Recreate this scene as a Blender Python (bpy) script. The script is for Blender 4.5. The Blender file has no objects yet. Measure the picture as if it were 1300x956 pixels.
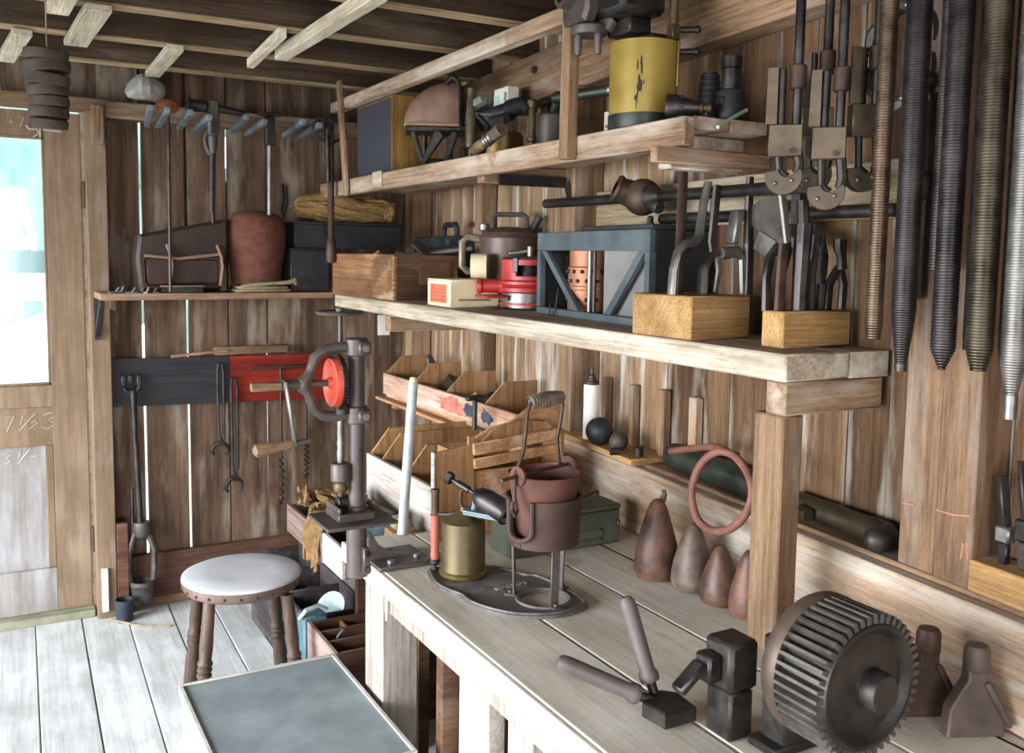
import bpy, bmesh, math, random
from mathutils import Vector, Matrix
random.seed(7)
PI = math.pi
S = bpy.context.scene
COL = S.collection

# ------------------------------------------------------------------ camera
cam_data = bpy.data.cameras.new('camera')
cam = bpy.data.objects.new('camera', cam_data)
COL.objects.link(cam)
S.camera = cam
yaw, pitch, roll = math.radians(29.35), math.radians(-5.30), math.radians(0.84)
fwd = Vector((math.sin(yaw)*math.cos(pitch), math.cos(yaw)*math.cos(pitch), math.sin(pitch)))
rt0 = Vector((math.cos(yaw), -math.sin(yaw), 0))
up0 = rt0.cross(fwd)
rt = math.cos(roll)*rt0 + math.sin(roll)*up0
up = -math.sin(roll)*rt0 + math.cos(roll)*up0
cam.matrix_world = Matrix(((rt.x, up.x, -fwd.x, 0), (rt.y, up.y, -fwd.y, 0), (rt.z, up.z, -fwd.z, 1.42), (0, 0, 0, 1)))
cam_data.sensor_width = 36.0
cam_data.lens = 36.0*1185.0/1300.0
cam_data.shift_y = -44.5/1300.0
cam_data.clip_start = 0.05
cam_data.dof.use_dof = True
cam_data.dof.focus_distance = 1.95
cam_data.dof.aperture_fstop = 7.0

# ------------------------------------------------------------------ world, lights, exposure
def srgb(hx):
    hx = hx.lstrip('#')
    out = []
    for i in (0, 2, 4):
        c = int(hx[i:i+2], 16)/255
        out.append(c/12.92 if c <= 0.04045 else ((c+0.055)/1.055)**2.4)
    return out + [1.0]

W = bpy.data.worlds.new('overcast_sky')
S.world = W
W.use_nodes = True
bgn = W.node_tree.nodes['Background']
bgn.inputs['Color'].default_value = (0.86, 0.94, 1.0, 1)
bgn.inputs['Strength'].default_value = 4.0

def area(name, loc, target, sx, sy, power, color=(1, 1, 1)):
    d = bpy.data.lights.new(name, 'AREA')
    d.shape = 'RECTANGLE'; d.size = sx; d.size_y = sy; d.energy = power; d.color = color
    o = bpy.data.objects.new(name, d)
    COL.objects.link(o)
    o.location = loc
    o.rotation_euler = (Vector(target)-Vector(loc)).to_track_quat('-Z', 'Y').to_euler()
    return o
# daylight that falls through the open barn doors in the left wall and the doorway behind the camera
area('daylight_side_doors', (-4.5, 1.2, 1.95), (0.4, 1.35, 0.75), 4.6, 2.4, 900, (0.90, 0.96, 1.0))
area('daylight_rear_door', (-0.5, -2.4, 1.2), (0.6, 1.8, 0.8), 1.5, 1.5, 40, (1.0, 0.96, 0.9))

vs = S.view_settings
vs.view_transform = 'Standard'
vs.look = 'None'
vs.gamma = 1.0
vs.exposure = 0.28
vs.use_curve_mapping = False

# ------------------------------------------------------------------ helpers: mesh
def align(p, d):
    q = Vector(d).to_track_quat('Z', 'Y')
    return Matrix.Translation(Vector(p)) @ q.to_matrix().to_4x4()
def T(x=0, y=0, z=0): return Matrix.Translation(Vector((x, y, z)))
def RX(a): return Matrix.Rotation(math.radians(a), 4, 'X')
def RY(a): return Matrix.Rotation(math.radians(a), 4, 'Y')
def RZ(a): return Matrix.Rotation(math.radians(a), 4, 'Z')

class MB:
    def __init__(s, off=(0, 0, 0)):
        s.bm = bmesh.new(); s.M = Matrix.Translation(-Vector(off))
    def _v(s, c, M): return s.bm.verts.new((s.M @ M @ Vector(c)) if M else (s.M @ Vector(c)))
    def box(s, x0, x1, y0, y1, z0, z1, bev=0.0, M=None, seg=1):
        vs_ = [s._v(c, M) for c in ((x0,y0,z0),(x1,y0,z0),(x1,y1,z0),(x0,y1,z0),(x0,y0,z1),(x1,y0,z1),(x1,y1,z1),(x0,y1,z1))]
        fs = [s.bm.faces.new([vs_[i] for i in q]) for q in ((0,3,2,1),(4,5,6,7),(0,1,5,4),(1,2,6,5),(2,3,7,6),(3,0,4,7))]
        if bev:
            es = list({e for f in fs for e in f.edges})
            bmesh.ops.bevel(s.bm, geom=es, offset=bev, segments=seg, affect='EDGES', profile=0.5)
        return s
    def bar(s, p0, p1, w, h, bev=0.0, rollv=(0, 0, 1)):
        p0, p1 = Vector(p0), Vector(p1); z = (p1-p0); L = z.length; z.normalize()
        u = Vector(rollv); x = u.cross(z)
        if x.length < 1e-4: x = Vector((1, 0, 0))
        x.normalize(); y = z.cross(x)
        M = Matrix(((x.x,y.x,z.x,p0.x),(x.y,y.y,z.y,p0.y),(x.z,y.z,z.z,p0.z),(0,0,0,1)))
        return s.box(-w/2, w/2, -h/2, h/2, 0, L, bev, M)
    def lathe(s, prof, n=24, M=None):
        rings = []
        for r, z in prof:
            if r < 1e-5: rings.append([s._v((0, 0, z), M)])
            else: rings.append([s._v((r*math.cos(2*PI*i/n), r*math.sin(2*PI*i/n), z), M) for i in range(n)])
        for a, b in zip(rings, rings[1:]):
            if len(a) == 1 and len(b) == 1: continue
            for i in range(n):
                j = (i+1) % n
                try:
                    if len(a) == 1: s.bm.faces.new([a[0], b[j], b[i]])
                    elif len(b) == 1: s.bm.faces.new([a[i], a[j], b[0]])
                    else: s.bm.faces.new([a[i], a[j], b[j], b[i]])
                except ValueError: pass
        return s
    def cyl(s, p0, p1, r0, r1=None, n=16, ch=0.0):
        r1 = r0 if r1 is None else r1
        d = Vector(p1)-Vector(p0); L = d.length
        M = align(p0, d)
        if ch: prof = [(0,0),(r0-ch,0),(r0,ch),(r1,L-ch),(r1-ch,L),(0,L)]
        else: prof = [(0,0),(r0,0),(r1,L),(0,L)]
        return s.lathe(prof, n, M)
    def sphere(s, c, r, n=20, M=None):
        r = (r, r, r) if not hasattr(r, '__len__') else r
        m = max(6, n//2)
        MM = (M or Matrix()) @ T(*c) @ Matrix.Diagonal((r[0], r[1], r[2], 1))
        return s.lathe([(math.sin(PI*k/m), -math.cos(PI*k/m)) for k in range(m+1)], n, MM)
    def tube(s, pts, r, n=8, closed=False, flat=1.0, M=None, rollv=(0, 0, 1)):
        P = [Vector(p) for p in pts]; k = len(P)
        rs = r if hasattr(r, '__len__') else [r]*k
        rings = []; prev = None
        for i in range(k):
            if closed: t = P[(i+1) % k]-P[i-1]
            else: t = P[min(i+1, k-1)]-P[max(i-1, 0)]
            t.normalize()
            if prev is None:
                u = Vector(rollv)
                if abs(u.dot(t)) > .95: u = Vector((1, 0, 0)) if abs(t.x) < .9 else Vector((0, 1, 0))
                x = u.cross(t).normalized()
            else:
                x = prev - t*prev.dot(t); x.normalize()
            prev = x; y = t.cross(x)
            rings.append([s._v(P[i] + x*(rs[i]*flat*math.cos(2*PI*q/n)) + y*(rs[i]*math.sin(2*PI*q/n)), M) for q in range(n)])
        m = k if closed else k-1
        for i in range(m):
            a, b = rings[i], rings[(i+1) % k]
            sh = 0
            if closed and i == k-1:
                sh = min(range(n), key=lambda q: (a[0].co-b[q].co).length)
            for q in range(n):
                s.bm.faces.new([a[q], a[(q+1) % n], b[(q+1+sh) % n], b[(q+sh) % n]])
        if not closed:
            s.bm.faces.new(rings[0][::-1]); s.bm.faces.new(rings[-1])
        return s
    def prism(s, poly, z0, z1, M=None, bev=0.0, hole=None):
        loops = [poly] + ([hole] if hole else [])
        es = []
        for lp in loops:
            vv = [s._v((p[0], p[1], z0), M) for p in lp]
            for i in range(len(vv)): es.append(s.bm.edges.new((vv[i], vv[(i+1) % len(vv)])))
        if hole:
            res = bmesh.ops.triangle_fill(s.bm, edges=es, use_beauty=True, use_dissolve=False)
            fs = [g for g in res['geom'] if isinstance(g, bmesh.types.BMFace)]
        else:
            fs = [s.bm.faces.new([e.verts[0] for e in es])]
        ext = bmesh.ops.extrude_face_region(s.bm, geom=fs)
        nv = [g for g in ext['geom'] if isinstance(g, bmesh.types.BMVert)]
        d = Vector((0, 0, z1-z0))
        if M: d = M.to_3x3() @ d
        d = s.M.to_3x3() @ d
        for v in nv: v.co += d
        if bev:
            side = [e for e in {e for v in nv for e in v.link_edges} if all(v in nv for v in e.verts) and len(e.link_faces) == 2 and e.calc_face_angle(0) > .6]
            bmesh.ops.bevel(s.bm, geom=side, offset=bev, segments=1, affect='EDGES')
        return s
    def noise(s, amp, sc=8.0, seed=0.0):
        from mathutils import noise as nz
        for v in s.bm.verts:
            v.co += nz.noise_vector(v.co*sc + Vector((seed, seed*1.7, 0)))*amp
        return s
    def mesh(s, name, smooth=True, ang=38):
        bmesh.ops.recalc_face_normals(s.bm, faces=s.bm.faces[:])
        if smooth:
            a = math.radians(ang)
            for f in s.bm.faces: f.smooth = True
            for e in s.bm.edges:
                if len(e.link_faces) == 2 and e.calc_face_angle(0) > a: e.smooth = False
        m = bpy.data.meshes.new(name); s.bm.to_mesh(m); s.bm.free()
        return m
    def build(s, name, mat, parent=None, loc=(0, 0, 0), rz=0, smooth=True, ang=38):
        return put(name, s.mesh(name, smooth, ang), mat, parent, loc, rz)

def put(name, mesh, mat, parent=None, loc=(0, 0, 0), rz=0, rot=None):
    o = bpy.data.objects.new(name, mesh); COL.objects.link(o)
    if mat and not mesh.materials: mesh.materials.append(mat)
    o.location = loc
    o.rotation_euler = rot if rot else (0, 0, rz)
    if parent: o.parent = parent
    return o
def tag(o, label, cat, group=None):
    o['label'] = label; o['category'] = cat
    if group: o['group'] = group
    return o
def thing(name, label, cat, loc=(0, 0, 0), rz=0, group=None):
    o = bpy.data.objects.new(name, None); COL.objects.link(o)
    o.empty_display_size = .05
    o.location = loc; o.rotation_euler = (0, 0, rz)
    return tag(o, label, cat, group)
def struct(o):
    o['kind'] = 'structure'; return o
def kids(o): return [c for c in bpy.data.objects if c.parent == o]
def dup(root, loc, rz=0, label=None, scale=None, cat=None):
    r = root.copy(); COL.objects.link(r); r.location = loc; r.rotation_euler = (0, 0, rz)
    if label: r['label'] = label
    if scale: r.scale = scale
    for ch in kids(root):
        c = ch.copy(); COL.objects.link(c); c.parent = r
        for g in kids(ch):
            d = g.copy(); COL.objects.link(d); d.parent = c
    return r

# ------------------------------------------------------------------ helpers: materials
def newmat(name):
    m = bpy.data.materials.new(name); m.use_nodes = True
    nt = m.node_tree; b = nt.nodes['Principled BSDF']
    return m, nt, b
def nd(nt, t, **kw):
    n = nt.nodes.new(t)
    for k, v in kw.items(): setattr(n, k, v)
    return n
def ramp(nt, stops, src):
    r = nd(nt, 'ShaderNodeValToRGB'); e = r.color_ramp.elements
    while len(e) < len(stops): e.new(0.5)
    for i, (p, c) in enumerate(stops):
        e[i].position = p; e[i].color = c if not isinstance(c, str) else srgb(c)
    nt.links.new(src, r.inputs[0]); return r
def mixc(nt, fac, a, b, mode='MIX'):
    n = nd(nt, 'ShaderNodeMix', data_type='RGBA', blend_type=mode)
    for sock, v in ((n.inputs[0], fac), (n.inputs[6], a), (n.inputs[7], b)):
        if hasattr(v, 'links'): nt.links.new(v, sock)
        elif hasattr(v, '__len__'): sock.default_value = v
        else: sock.default_value = v
    return n.outputs[2]
def math_(nt, op, a, b=None, clamp=False):
    n = nd(nt, 'ShaderNodeMath', operation=op); n.use_clamp = clamp
    for i, v in enumerate((a, b)):
        if v is None: continue
        if hasattr(v, 'links'): nt.links.new(v, n.inputs[i])
        else: n.inputs[i].default_value = v
    return n.outputs[0]
def coords(nt, scale, spread=40.0):
    tc = nd(nt, 'ShaderNodeTexCoord'); oi = nd(nt, 'ShaderNodeObjectInfo')
    sc = nd(nt, 'ShaderNodeVectorMath', operation='SCALE'); sc.inputs[0].default_value = (1.0, .73, 1.31)
    nt.links.new(math_(nt, 'MULTIPLY', oi.outputs['Random'], spread), sc.inputs['Scale'])
    ad = nd(nt, 'ShaderNodeVectorMath', operation='ADD')
    nt.links.new(tc.outputs['Object'], ad.inputs[0]); nt.links.new(sc.outputs[0], ad.inputs[1])
    out = []
    for s_ in scale:
        mu = nd(nt, 'ShaderNodeVectorMath', operation='MULTIPLY'); mu.inputs[1].default_value = s_
        nt.links.new(ad.outputs[0], mu.inputs[0]); out.append(mu.outputs[0])
    return out, tc, oi
def noise_n(nt, vec, scale=1.0, detail=5.0, rough=.6):
    n = nd(nt, 'ShaderNodeTexNoise'); n.inputs['Scale'].default_value = scale
    n.inputs['Detail'].default_value = detail; n.inputs['Roughness'].default_value = rough
    nt.links.new(vec, n.inputs['Vector']); return n.outputs['Fac']

def wood(name, dark, mid, light, axis='Z', g=1.0, white=0.0, wcol='#b9b2a6', edge=0.0, eaxis=0, rough=.78, bump=.25, var=.25, stain=None, streak=.35, grain=.75):
    m, nt, b = newmat(name)
    ai = 'XYZ'.index(axis)
    def sv(across, along): v = [across]*3; v[ai] = along; return tuple(v)
    (c1, c2, c3, c4, c5), tc, oi = coords(nt, [sv(16*g, 1.3*g), sv(150*g, 4.5*g), sv(14, 2.6), sv(4, 4), sv(19, 2.2)])
    n1 = noise_n(nt, c1, 1, 8, .66); n2 = noise_n(nt, c2, 1, 8, .75); n3 = noise_n(nt, c3, 1, 5, .6); n4 = noise_n(nt, c4, 1, 4, .6)
    base = ramp(nt, [(.28, dark), (.5, mid), (.72, light)], n1).outputs[0]
    gr = ramp(nt, [(.38, (.48, .45, .43, 1)), (.56, (1.05, 1.05, 1.05, 1))], n2).outputs[0]
    col = mixc(nt, grain, base, gr, 'MULTIPLY')
    pv = ramp(nt, [(.3, (.72, .7, .68, 1)), (.7, (1.12, 1.12, 1.12, 1))], n4).outputs[0]
    col = mixc(nt, .8, col, pv, 'MULTIPLY')
    (c6,), _, _ = coords(nt, [sv(230, 60)])
    col = mixc(nt, grain, col, ramp(nt, [(.30, (.62, .60, .58, 1)), (.46, (1, 1, 1, 1)), (.66, (1.12, 1.12, 1.12, 1))], noise_n(nt, c6, 1, 5, .7)).outputs[0], 'MULTIPLY')
    if streak:
        n5 = noise_n(nt, c5, 1, 6, .7)
        col = mixc(nt, streak, col, ramp(nt, [(.30, (.34, .30, .28, 1)), (.52, (1, 1, 1, 1))], n5).outputs[0], 'MULTIPLY')
    if white:
        f = ramp(nt, [(.62-.22*white, (0, 0, 0, 1)), (.80-.15*white, (1, 1, 1, 1))], n3).outputs[0]
        f = math_(nt, 'MULTIPLY', f, min(1.0, .45+.45*white))
        col = mixc(nt, f, col, srgb(wcol))
    if edge:
        sp = nd(nt, 'ShaderNodeSeparateXYZ'); nt.links.new(tc.outputs['Generated'], sp.inputs[0])
        d = math_(nt, 'ABSOLUTE', math_(nt, 'SUBTRACT', sp.outputs[eaxis], .5))
        d = math_(nt, 'ADD', d, math_(nt, 'MULTIPLY', math_(nt, 'SUBTRACT', n3, .5), .9))
        f = ramp(nt, [(.40, (0, 0, 0, 1)), (.56, (1, 1, 1, 1))], d).outputs[0]
        col = mixc(nt, math_(nt, 'MULTIPLY', f, edge), col, srgb(wcol))
    if stain:
        sc, hx, lo = stain
        (cs,), _, _ = coords(nt, [(sc, sc, sc)])
        f = ramp(nt, [(lo, (0, 0, 0, 1)), (lo+.08, (1, 1, 1, 1))], noise_n(nt, cs, 1, 4, .6)).outputs[0]
        col = mixc(nt, math_(nt, 'MULTIPLY', f, .7), col, srgb(hx))
    rv = math_(nt, 'ADD', math_(nt, 'MULTIPLY', oi.outputs['Random'], 2*var), 1-var)
    mul = nd(nt, 'ShaderNodeVectorMath', operation='SCALE')
    nt.links.new(col, mul.inputs[0]); nt.links.new(rv, mul.inputs['Scale'])
    nt.links.new(mul.outputs[0], b.inputs['Base Color'])
    b.inputs['Roughness'].default_value = rough
    b.inputs['Specular IOR Level'].default_value = .3
    bp = nd(nt, 'ShaderNodeBump'); bp.inputs['Strength'].default_value = bump; bp.inputs['Distance'].default_value = .004
    nt.links.new(math_(nt, 'ADD', n2, n1), bp.inputs['Height']); nt.links.new(bp.outputs[0], b.inputs['Normal'])
    return m

def surf(name, c1, c2, metallic=0.0, rough=.5, sc=14.0, lo=.35, hi=.65, bump=.08, r2=None, chips=None, var=.0, spec=.5):
    """two-tone mottled surface: metals, paints, leather, plaster"""
    m, nt, b = newmat(name)
    (c, cf), tc, oi = coords(nt, [(sc, sc, sc), (sc*6, sc*6, sc*6)])
    n = noise_n(nt, c, 1, 6, .65); nf = noise_n(nt, cf, 1, 3, .6)
    col = ramp(nt, [(lo, c1), (hi, c2)], n).outputs[0]
    if chips:
        hx, p = chips
        (cc,), _, _ = coords(nt, [(sc*1.6, sc*1.6, sc*1.1)])
        f = ramp(nt, [(p, (0, 0, 0, 1)), (p+.02, (1, 1, 1, 1))], noise_n(nt, cc, 1, 7, .7)).outputs[0]
        col = mixc(nt, f, col, srgb(hx))
    if var:
        mul = nd(nt, 'ShaderNodeVectorMath', operation='SCALE')
        nt.links.new(col, mul.inputs[0])
        nt.links.new(math_(nt, 'ADD', math_(nt, 'MULTIPLY', oi.outputs['Random'], 2*var), 1-var), mul.inputs['Scale'])
        col = mul.outputs[0]
    nt.links.new(col, b.inputs['Base Color'])
    b.inputs['Metallic'].default_value = metallic
    b.inputs['Specular IOR Level'].default_value = spec
    rr = ramp(nt, [(.3, (rough,)*3+(1,)), (.7, ((r2 if r2 else min(1, rough+.2)),)*3+(1,))], n).outputs[0]
    nt.links.new(rr, b.inputs['Roughness'])
    bp = nd(nt, 'ShaderNodeBump'); bp.inputs['Strength'].default_value = bump; bp.inputs['Distance'].default_value = .003
    nt.links.new(math_(nt, 'ADD', n, nf), bp.inputs['Height']); nt.links.new(bp.outputs[0], b.inputs['Normal'])
    return m

def fibre(name, c1, c2, sc=60):
    m, nt, b = newmat(name)
    (c, c5), tc, oi = coords(nt, [(sc, sc*.25, sc), (9, 9, 9)])
    n = noise_n(nt, c, 1, 6, .7); n2 = noise_n(nt, c5, 1, 3, .6)
    col = ramp(nt, [(.3, c1), (.7, c2)], n).outputs[0]
    col = mixc(nt, .6, col, ramp(nt, [(.3, (.6, .6, .6, 1)), (.7, (1.1, 1.1, 1.1, 1))], n2).outputs[0], 'MULTIPLY')
    nt.links.new(col, b.inputs['Base Color']); b.inputs['Roughness'].default_value = .9
    bp = nd(nt, 'ShaderNodeBump'); bp.inputs['Strength'].default_value = .6; bp.inputs['Distance'].default_value = .006
    nt.links.new(n, bp.inputs['Height']); nt.links.new(bp.outputs[0], b.inputs['Normal'])
    return m

def glass(name):
    m, nt, b = newmat(name)
    nt.nodes.remove(b)
    out = nt.nodes['Material Output']
    tr = nd(nt, 'ShaderNodeBsdfTransparent'); tr.inputs[0].default_value = (.86, .97, .95, 1)
    gl = nd(nt, 'ShaderNodeBsdfGlossy'); gl.inputs['Roughness'].default_value = .08
    df = nd(nt, 'ShaderNodeBsdfDiffuse'); df.inputs[0].default_value = (.75, .82, .8, 1)
    m1 = nd(nt, 'ShaderNodeMixShader'); m1.inputs[0].default_value = .06
    m2 = nd(nt, 'ShaderNodeMixShader'); m2.inputs[0].default_value = .10
    nt.links.new(tr.outputs[0], m1.inputs[1]); nt.links.new(gl.outputs[0], m1.inputs[2])
    nt.links.new(m1.outputs[0], m2.inputs[1]); nt.links.new(df.outputs[0], m2.inputs[2])
    nt.links.new(m2.outputs[0], out.inputs[0]); return m

# wood
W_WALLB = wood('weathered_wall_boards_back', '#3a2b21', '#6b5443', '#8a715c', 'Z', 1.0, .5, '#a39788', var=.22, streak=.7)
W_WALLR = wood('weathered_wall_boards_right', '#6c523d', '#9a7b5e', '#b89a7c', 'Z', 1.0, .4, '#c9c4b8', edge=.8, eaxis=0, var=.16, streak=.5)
W_WALLR_SHADE = wood('weathered_wall_boards_shaded', '#3f2d1f', '#684c36', '#866a4b', 'Z', 1.0, .3, '#b9b2a4', edge=.35, eaxis=0, var=.14, streak=.6)  # darker copy for the near boards, upper right shade put into the colour
W_FRAME = wood('framing_timber', '#6a5240', '#92745a', '#ae9176', 'X', 1.0, .45, '#b8b0a4', streak=.5)
W_FRAMEZ = wood('framing_timber_upright', '#6a5240', '#947559', '#b09274', 'Z', 1.0, .42, '#b4aea4', streak=.6)
W_FRAMEY = wood('framing_timber_long', '#6e5642', '#a08468', '#bfa488', 'Y', 1.0, .3, '#c4b9a8')
W_JOIST = wood('dark_joist_timber', '#33281f', '#4e3d30', '#655240', 'X', .8, .25, '#857868')
W_BATTEN = wood('pale_batten_timber', '#b8a88c', '#d8ccb4', '#ece4d2', 'Y', 1.2, .3, '#efe9dc')
W_ROOF = wood('roof_boards', '#2e241c', '#453629', '#574534', 'Y', 1.0)
W_FLOOR = wood('scrubbed_floor_planks', '#b4b4b4', '#cacbcc', '#d8d9da', 'Y', .8, .6, '#e2e4e6', var=.05, bump=.12, streak=.15, grain=.35)
W_BENCH = wood('grey_bench_planks', '#bbb2a4', '#cec6b9', '#dad3c8', 'Y', .8, .5, '#dcd8d0', var=.04, bump=.12, stain=(4.5, '#9c7650', .62), streak=.2, grain=.35)
W_BENCHX = wood('bench_upright_timber', '#8a8078', '#a79c92', '#bbb2a8', 'Z', .8, .5, '#c4beb6', var=.06, stain=(18, '#86553a', .70))
W_SHELF = wood('pale_shelf_timber', '#938471', '#b3a390', '#c9bcab', 'Y', .9, .6, '#d4ccbe', var=.06)
W_STUD = wood('weathered_stud', '#50392a', '#7c5f48', '#98795e', 'Z', 1.0, .36, '#a0968c', var=.06, streak=.8)
W_RAIL = wood('pale_rail_timber', '#8d7b60', '#b09c7e', '#c6b69a', 'X', .9, .5, '#cfc5b4', var=.06)
W_USHELF = wood('ochre_shelf_timber', '#7a5e4c', '#a0836c', '#bba088', 'Y', .9, .7, '#d0c4b8', var=.06, stain=(6, '#8a4e36', .63))
W_DOOR = wood('faded_door_paint', '#705b48', '#866f5a', '#957e69', 'Z', .7, .3, '#a39686', var=.03, bump=.1, grain=.35, streak=.25)
W_DOORP = wood('faded_door_panel_paint', '#7d756f', '#958e8a', '#a5a09e', 'Z', .6, .6, '#b0aeb2', var=.03, bump=.1, grain=.35, streak=.25)
W_BOXN = wood('old_box_wood', '#5c4029', '#886243', '#ae8860', 'Y', 1.0, .5, '#c8b294', stain=(7, '#4a3020', .55))
W_BOXD = wood('dark_box_wood', '#3c2a1e', '#5c4230', '#75563f', 'X', 1.0, .2, '#8a7763')
W_PLY = wood('orange_plywood', '#8a6140', '#aa7f55', '#bf9570', 'Z', .7, .2, '#cfb190', var=.1)
W_PLYY = wood('orange_plywood_long', '#a0714a', '#bf9068', '#d2a984', 'Y', .7, .35, '#d9c6b2', var=.1, stain=(9, '#8c4a3a', .66))
W_BLOCK = wood('sawn_pine_block', '#8f6b3e', '#b48c5c', '#cba87a', 'X', 1.3, .1, '#e0c9a0', var=.08)
W_TRIMR = wood('red_brown_board', '#3a241c', '#573a2d', '#6c4a3a', 'X', 1.0, .2, '#7d675a')
W_HANDLE = wood('turned_handle_wood', '#6b523c', '#907358', '#a98c70', 'X', 1.5, rough=.5)
W_STOOL = wood('stool_leg_wood', '#3c2e26', '#57453a', '#6e5b4e', 'Z', 1.5, .2, '#8f8178', rough=.45)
W_TROUGH = wood('pale_trough_board', '#a2968c', '#b8aea6', '#c8c0ba', 'Y', 1.0, .7, '#d0cac6', var=.05, stain=(7, '#a88a78', .62))
W_TROUGHD = wood('grimy_trough_board', '#6a5650', '#8a746c', '#9a877e', 'Y', 1.0, .3, '#a59a94')
W_DKBIN = wood('black_bin_wood', '#2b2628', '#413a3c', '#585052', 'Y', 1.0, .3, '#77706f')
W_RED = wood('red_painted_board', '#54180f', '#8c2718', '#9e3320', 'X', .6, .05, '#7a3a2a', var=.02, rough=.5)
W_TARRED = wood('tarred_board', '#1d1d22', '#2e2d32', '#3c3a3e', 'X', .6, .15, '#5c5a60', var=.02, rough=.5, stain=(7, '#5a261c', .66))
# metals and paints
IRON = surf('dark_iron', '#2a292a', '#4a443f', .75, .40, 20)
IRONB = surf('brown_iron', '#3e2f28', '#5c483c', .6, .5, 18)
RUST = surf('rusted_cast_iron', '#33241f', '#513b33', .35, .6, 14, bump=.15)
RUSTP = surf('rusty_red_iron', '#442c25', '#673f33', .25, .62, 12, bump=.15)
STEEL = surf('worn_steel', '#6d6a68', '#96928e', .85, .34, 16)
STEELD = surf('greased_steel', '#332f30', '#544e4d', .85, .34, 16)
CAST = surf('grey_cast_iron', '#4a4542', '#655f5a', .6, .45, 24, bump=.18)
PLATE = surf('painted_cast_plate', '#5c5856', '#767270', .5, .42, 30, bump=.15)
DRILLP = surf('drill_grey_brown_paint', '#4a4240', '#5e5450', .4, .38, 16)
GALV = surf('galvanised_bar', '#5f686c', '#87919a', .5, .5, 16)
BRASS = surf('tarnished_brass', '#463b29', '#66563a', .6, .40, 10)
BRASSL = surf('polished_brass', '#6e5c38', '#96814f', .8, .34, 10)
BRONZE = surf('green_bronze', '#2f3430', '#4a4f45', .6, .36, 12)
BRONZB = surf('brown_bronze', '#3c3429', '#5b5140', .7, .36, 12)
COPPER = surf('copper_spring', '#55453a', '#806d5c', .85, .34, 20)
REDP = surf('red_machine_paint', '#981a1c', '#b43a34', .0, .35, 9, chips=('#5a2a24', .70))
REDL = surf('worn_red_wheel_paint_glint', '#b02c1c', '#c6543e', .0, .3, 10, chips=('#d8c8c0', .62))  # pale flecks put the wheel's white reflection into the colour
REDPUMP = surf('faded_red_handle_paint', '#8a4036', '#a85a4e', .0, .42, 20)
YELLOW = surf('yellow_can_paint', '#8e7634', '#ab9148', .25, .34, 7, lo=.3, hi=.7, chips=('#2d2a24', .66), bump=.04)
BLUEG = surf('blue_grey_paint', '#3f474b', '#555e62', .0, .55, 12, chips=('#a67a54', .68))
BLACKP = surf('black_paint', '#17171a', '#2a2a2e', .0, .5, 12)
GREYP = surf('grey_plate', '#6c6a66', '#858280', .1, .5, 6)
GREYT = surf('grey_painted_table', '#70797c', '#889194', .0, .5, 8, bump=.05)
GREENM = surf('green_metal_box', '#46483e', '#5d6052', .3, .55, 12, chips=('#84796a', .72))
ENAMEL = surf('brown_enamel', '#4a3832', '#5f4a42', .2, .34, 6)
LEATHER = surf('brown_leather', '#20130d', '#392217', .0, .5, 10, bump=.2)
LEATHERT = surf('tan_leather', '#7a5c46', '#9a7a64', .0, .55, 10, bump=.2)
SACK = surf('red_brown_canvas', '#4e2b20', '#6c3f30', .0, .9, 30, bump=.3)
CLOTH = surf('olive_cloth', '#7a6c50', '#a09070', .0, .95, 30, bump=.4)
CARD = surf('cream_card', '#cbb894', '#e2d4b4', .0, .8, 9, chips=('#9c8058', .72))
REDCARD = surf('red_label', '#c8503c', '#dc7058', .0, .8, 20)
WHITEP = surf('white_paint', '#d9d2c8', '#ece6de', .0, .6, 8)
TEALP = surf('pale_teal_label', '#9cc4b4', '#b4d4c6', .0, .7, 8)
STONE = surf('pale_stone', '#8b8782', '#b8b4ae', .0, .9, 14, bump=.5)
PEARB = surf('brown_lead_pear', '#3c2a24', '#7a5543', .2, .42, 16, lo=.36, hi=.64, bump=.2)
PEARG = surf('grey_brown_lead_pear', '#4c4039', '#7d6a5c', .2, .46, 16, lo=.36, hi=.64, bump=.2)
RUBBER = surf('red_brown_rubber', '#6a4034', '#85564a', .0, .55, 20)
SEATP = surf('pale_worn_seat_paint', '#b4b2b8', '#cbc9ce', .0, .5, 5, bump=.03)
SEATE = surf('brown_seat_edge', '#5a463e', '#75605a', .0, .5, 14)
PIPEG = surf('pale_grey_pipe', '#98a0a4', '#b8c0c4', .1, .45, 30)
BLUEB = surf('blue_enamel', '#54718c', '#7f98ac', .0, .45, 8)
SPKCLOTH = surf('charcoal_speaker_cloth', '#2e2e36', '#3a3a44', .0, .95, 200, bump=.2)
SPKWOOD = wood('honey_cabinet_wood', '#6a4a22', '#8c6834', '#a27e48', 'Z', 1.0, rough=.45, var=.05)
HOOD = surf('blotched_brown_hood', '#6a4a3c', '#8f7262', .1, .5, 7, bump=.15)
FELT = surf('dark_leather_ring', '#2b231c', '#4b4036', .0, .85, 14, bump=.5)
HEMP = fibre('golden_hemp', '#6f5430', '#ac8a54')
TOW = fibre('orange_tow', '#5f4426', '#926f44')
BROOM = fibre('paint_brush_bristles', '#4a3a34', '#7a6a60')
CHALK = surf('white_chalk', '#b0a69c', '#c4bcb4', .0, .95, 30)
MOSS = surf('mossy_sill', '#74745e', '#94927c', .0, .9, 14, bump=.3)
GLASS = glass('window_glass')
GROUND = surf('pale_gravel', '#b0aea6', '#c8c6be', .0, .95, 40)
LEAF = surf('blurred_green_hedge', '#7c968e', '#a6beb6', .0, .95, 3)
# ================================================================== SETTING
def wx(Y, off=0.0): return 1.73 - off - .0964*(3.9-Y)       # face of the right wall, which is not quite square
WR = math.atan2(-.9953, -.0964)                             # right wall: local x runs towards the camera, local -y into the room
WL = 1.00464

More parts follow.
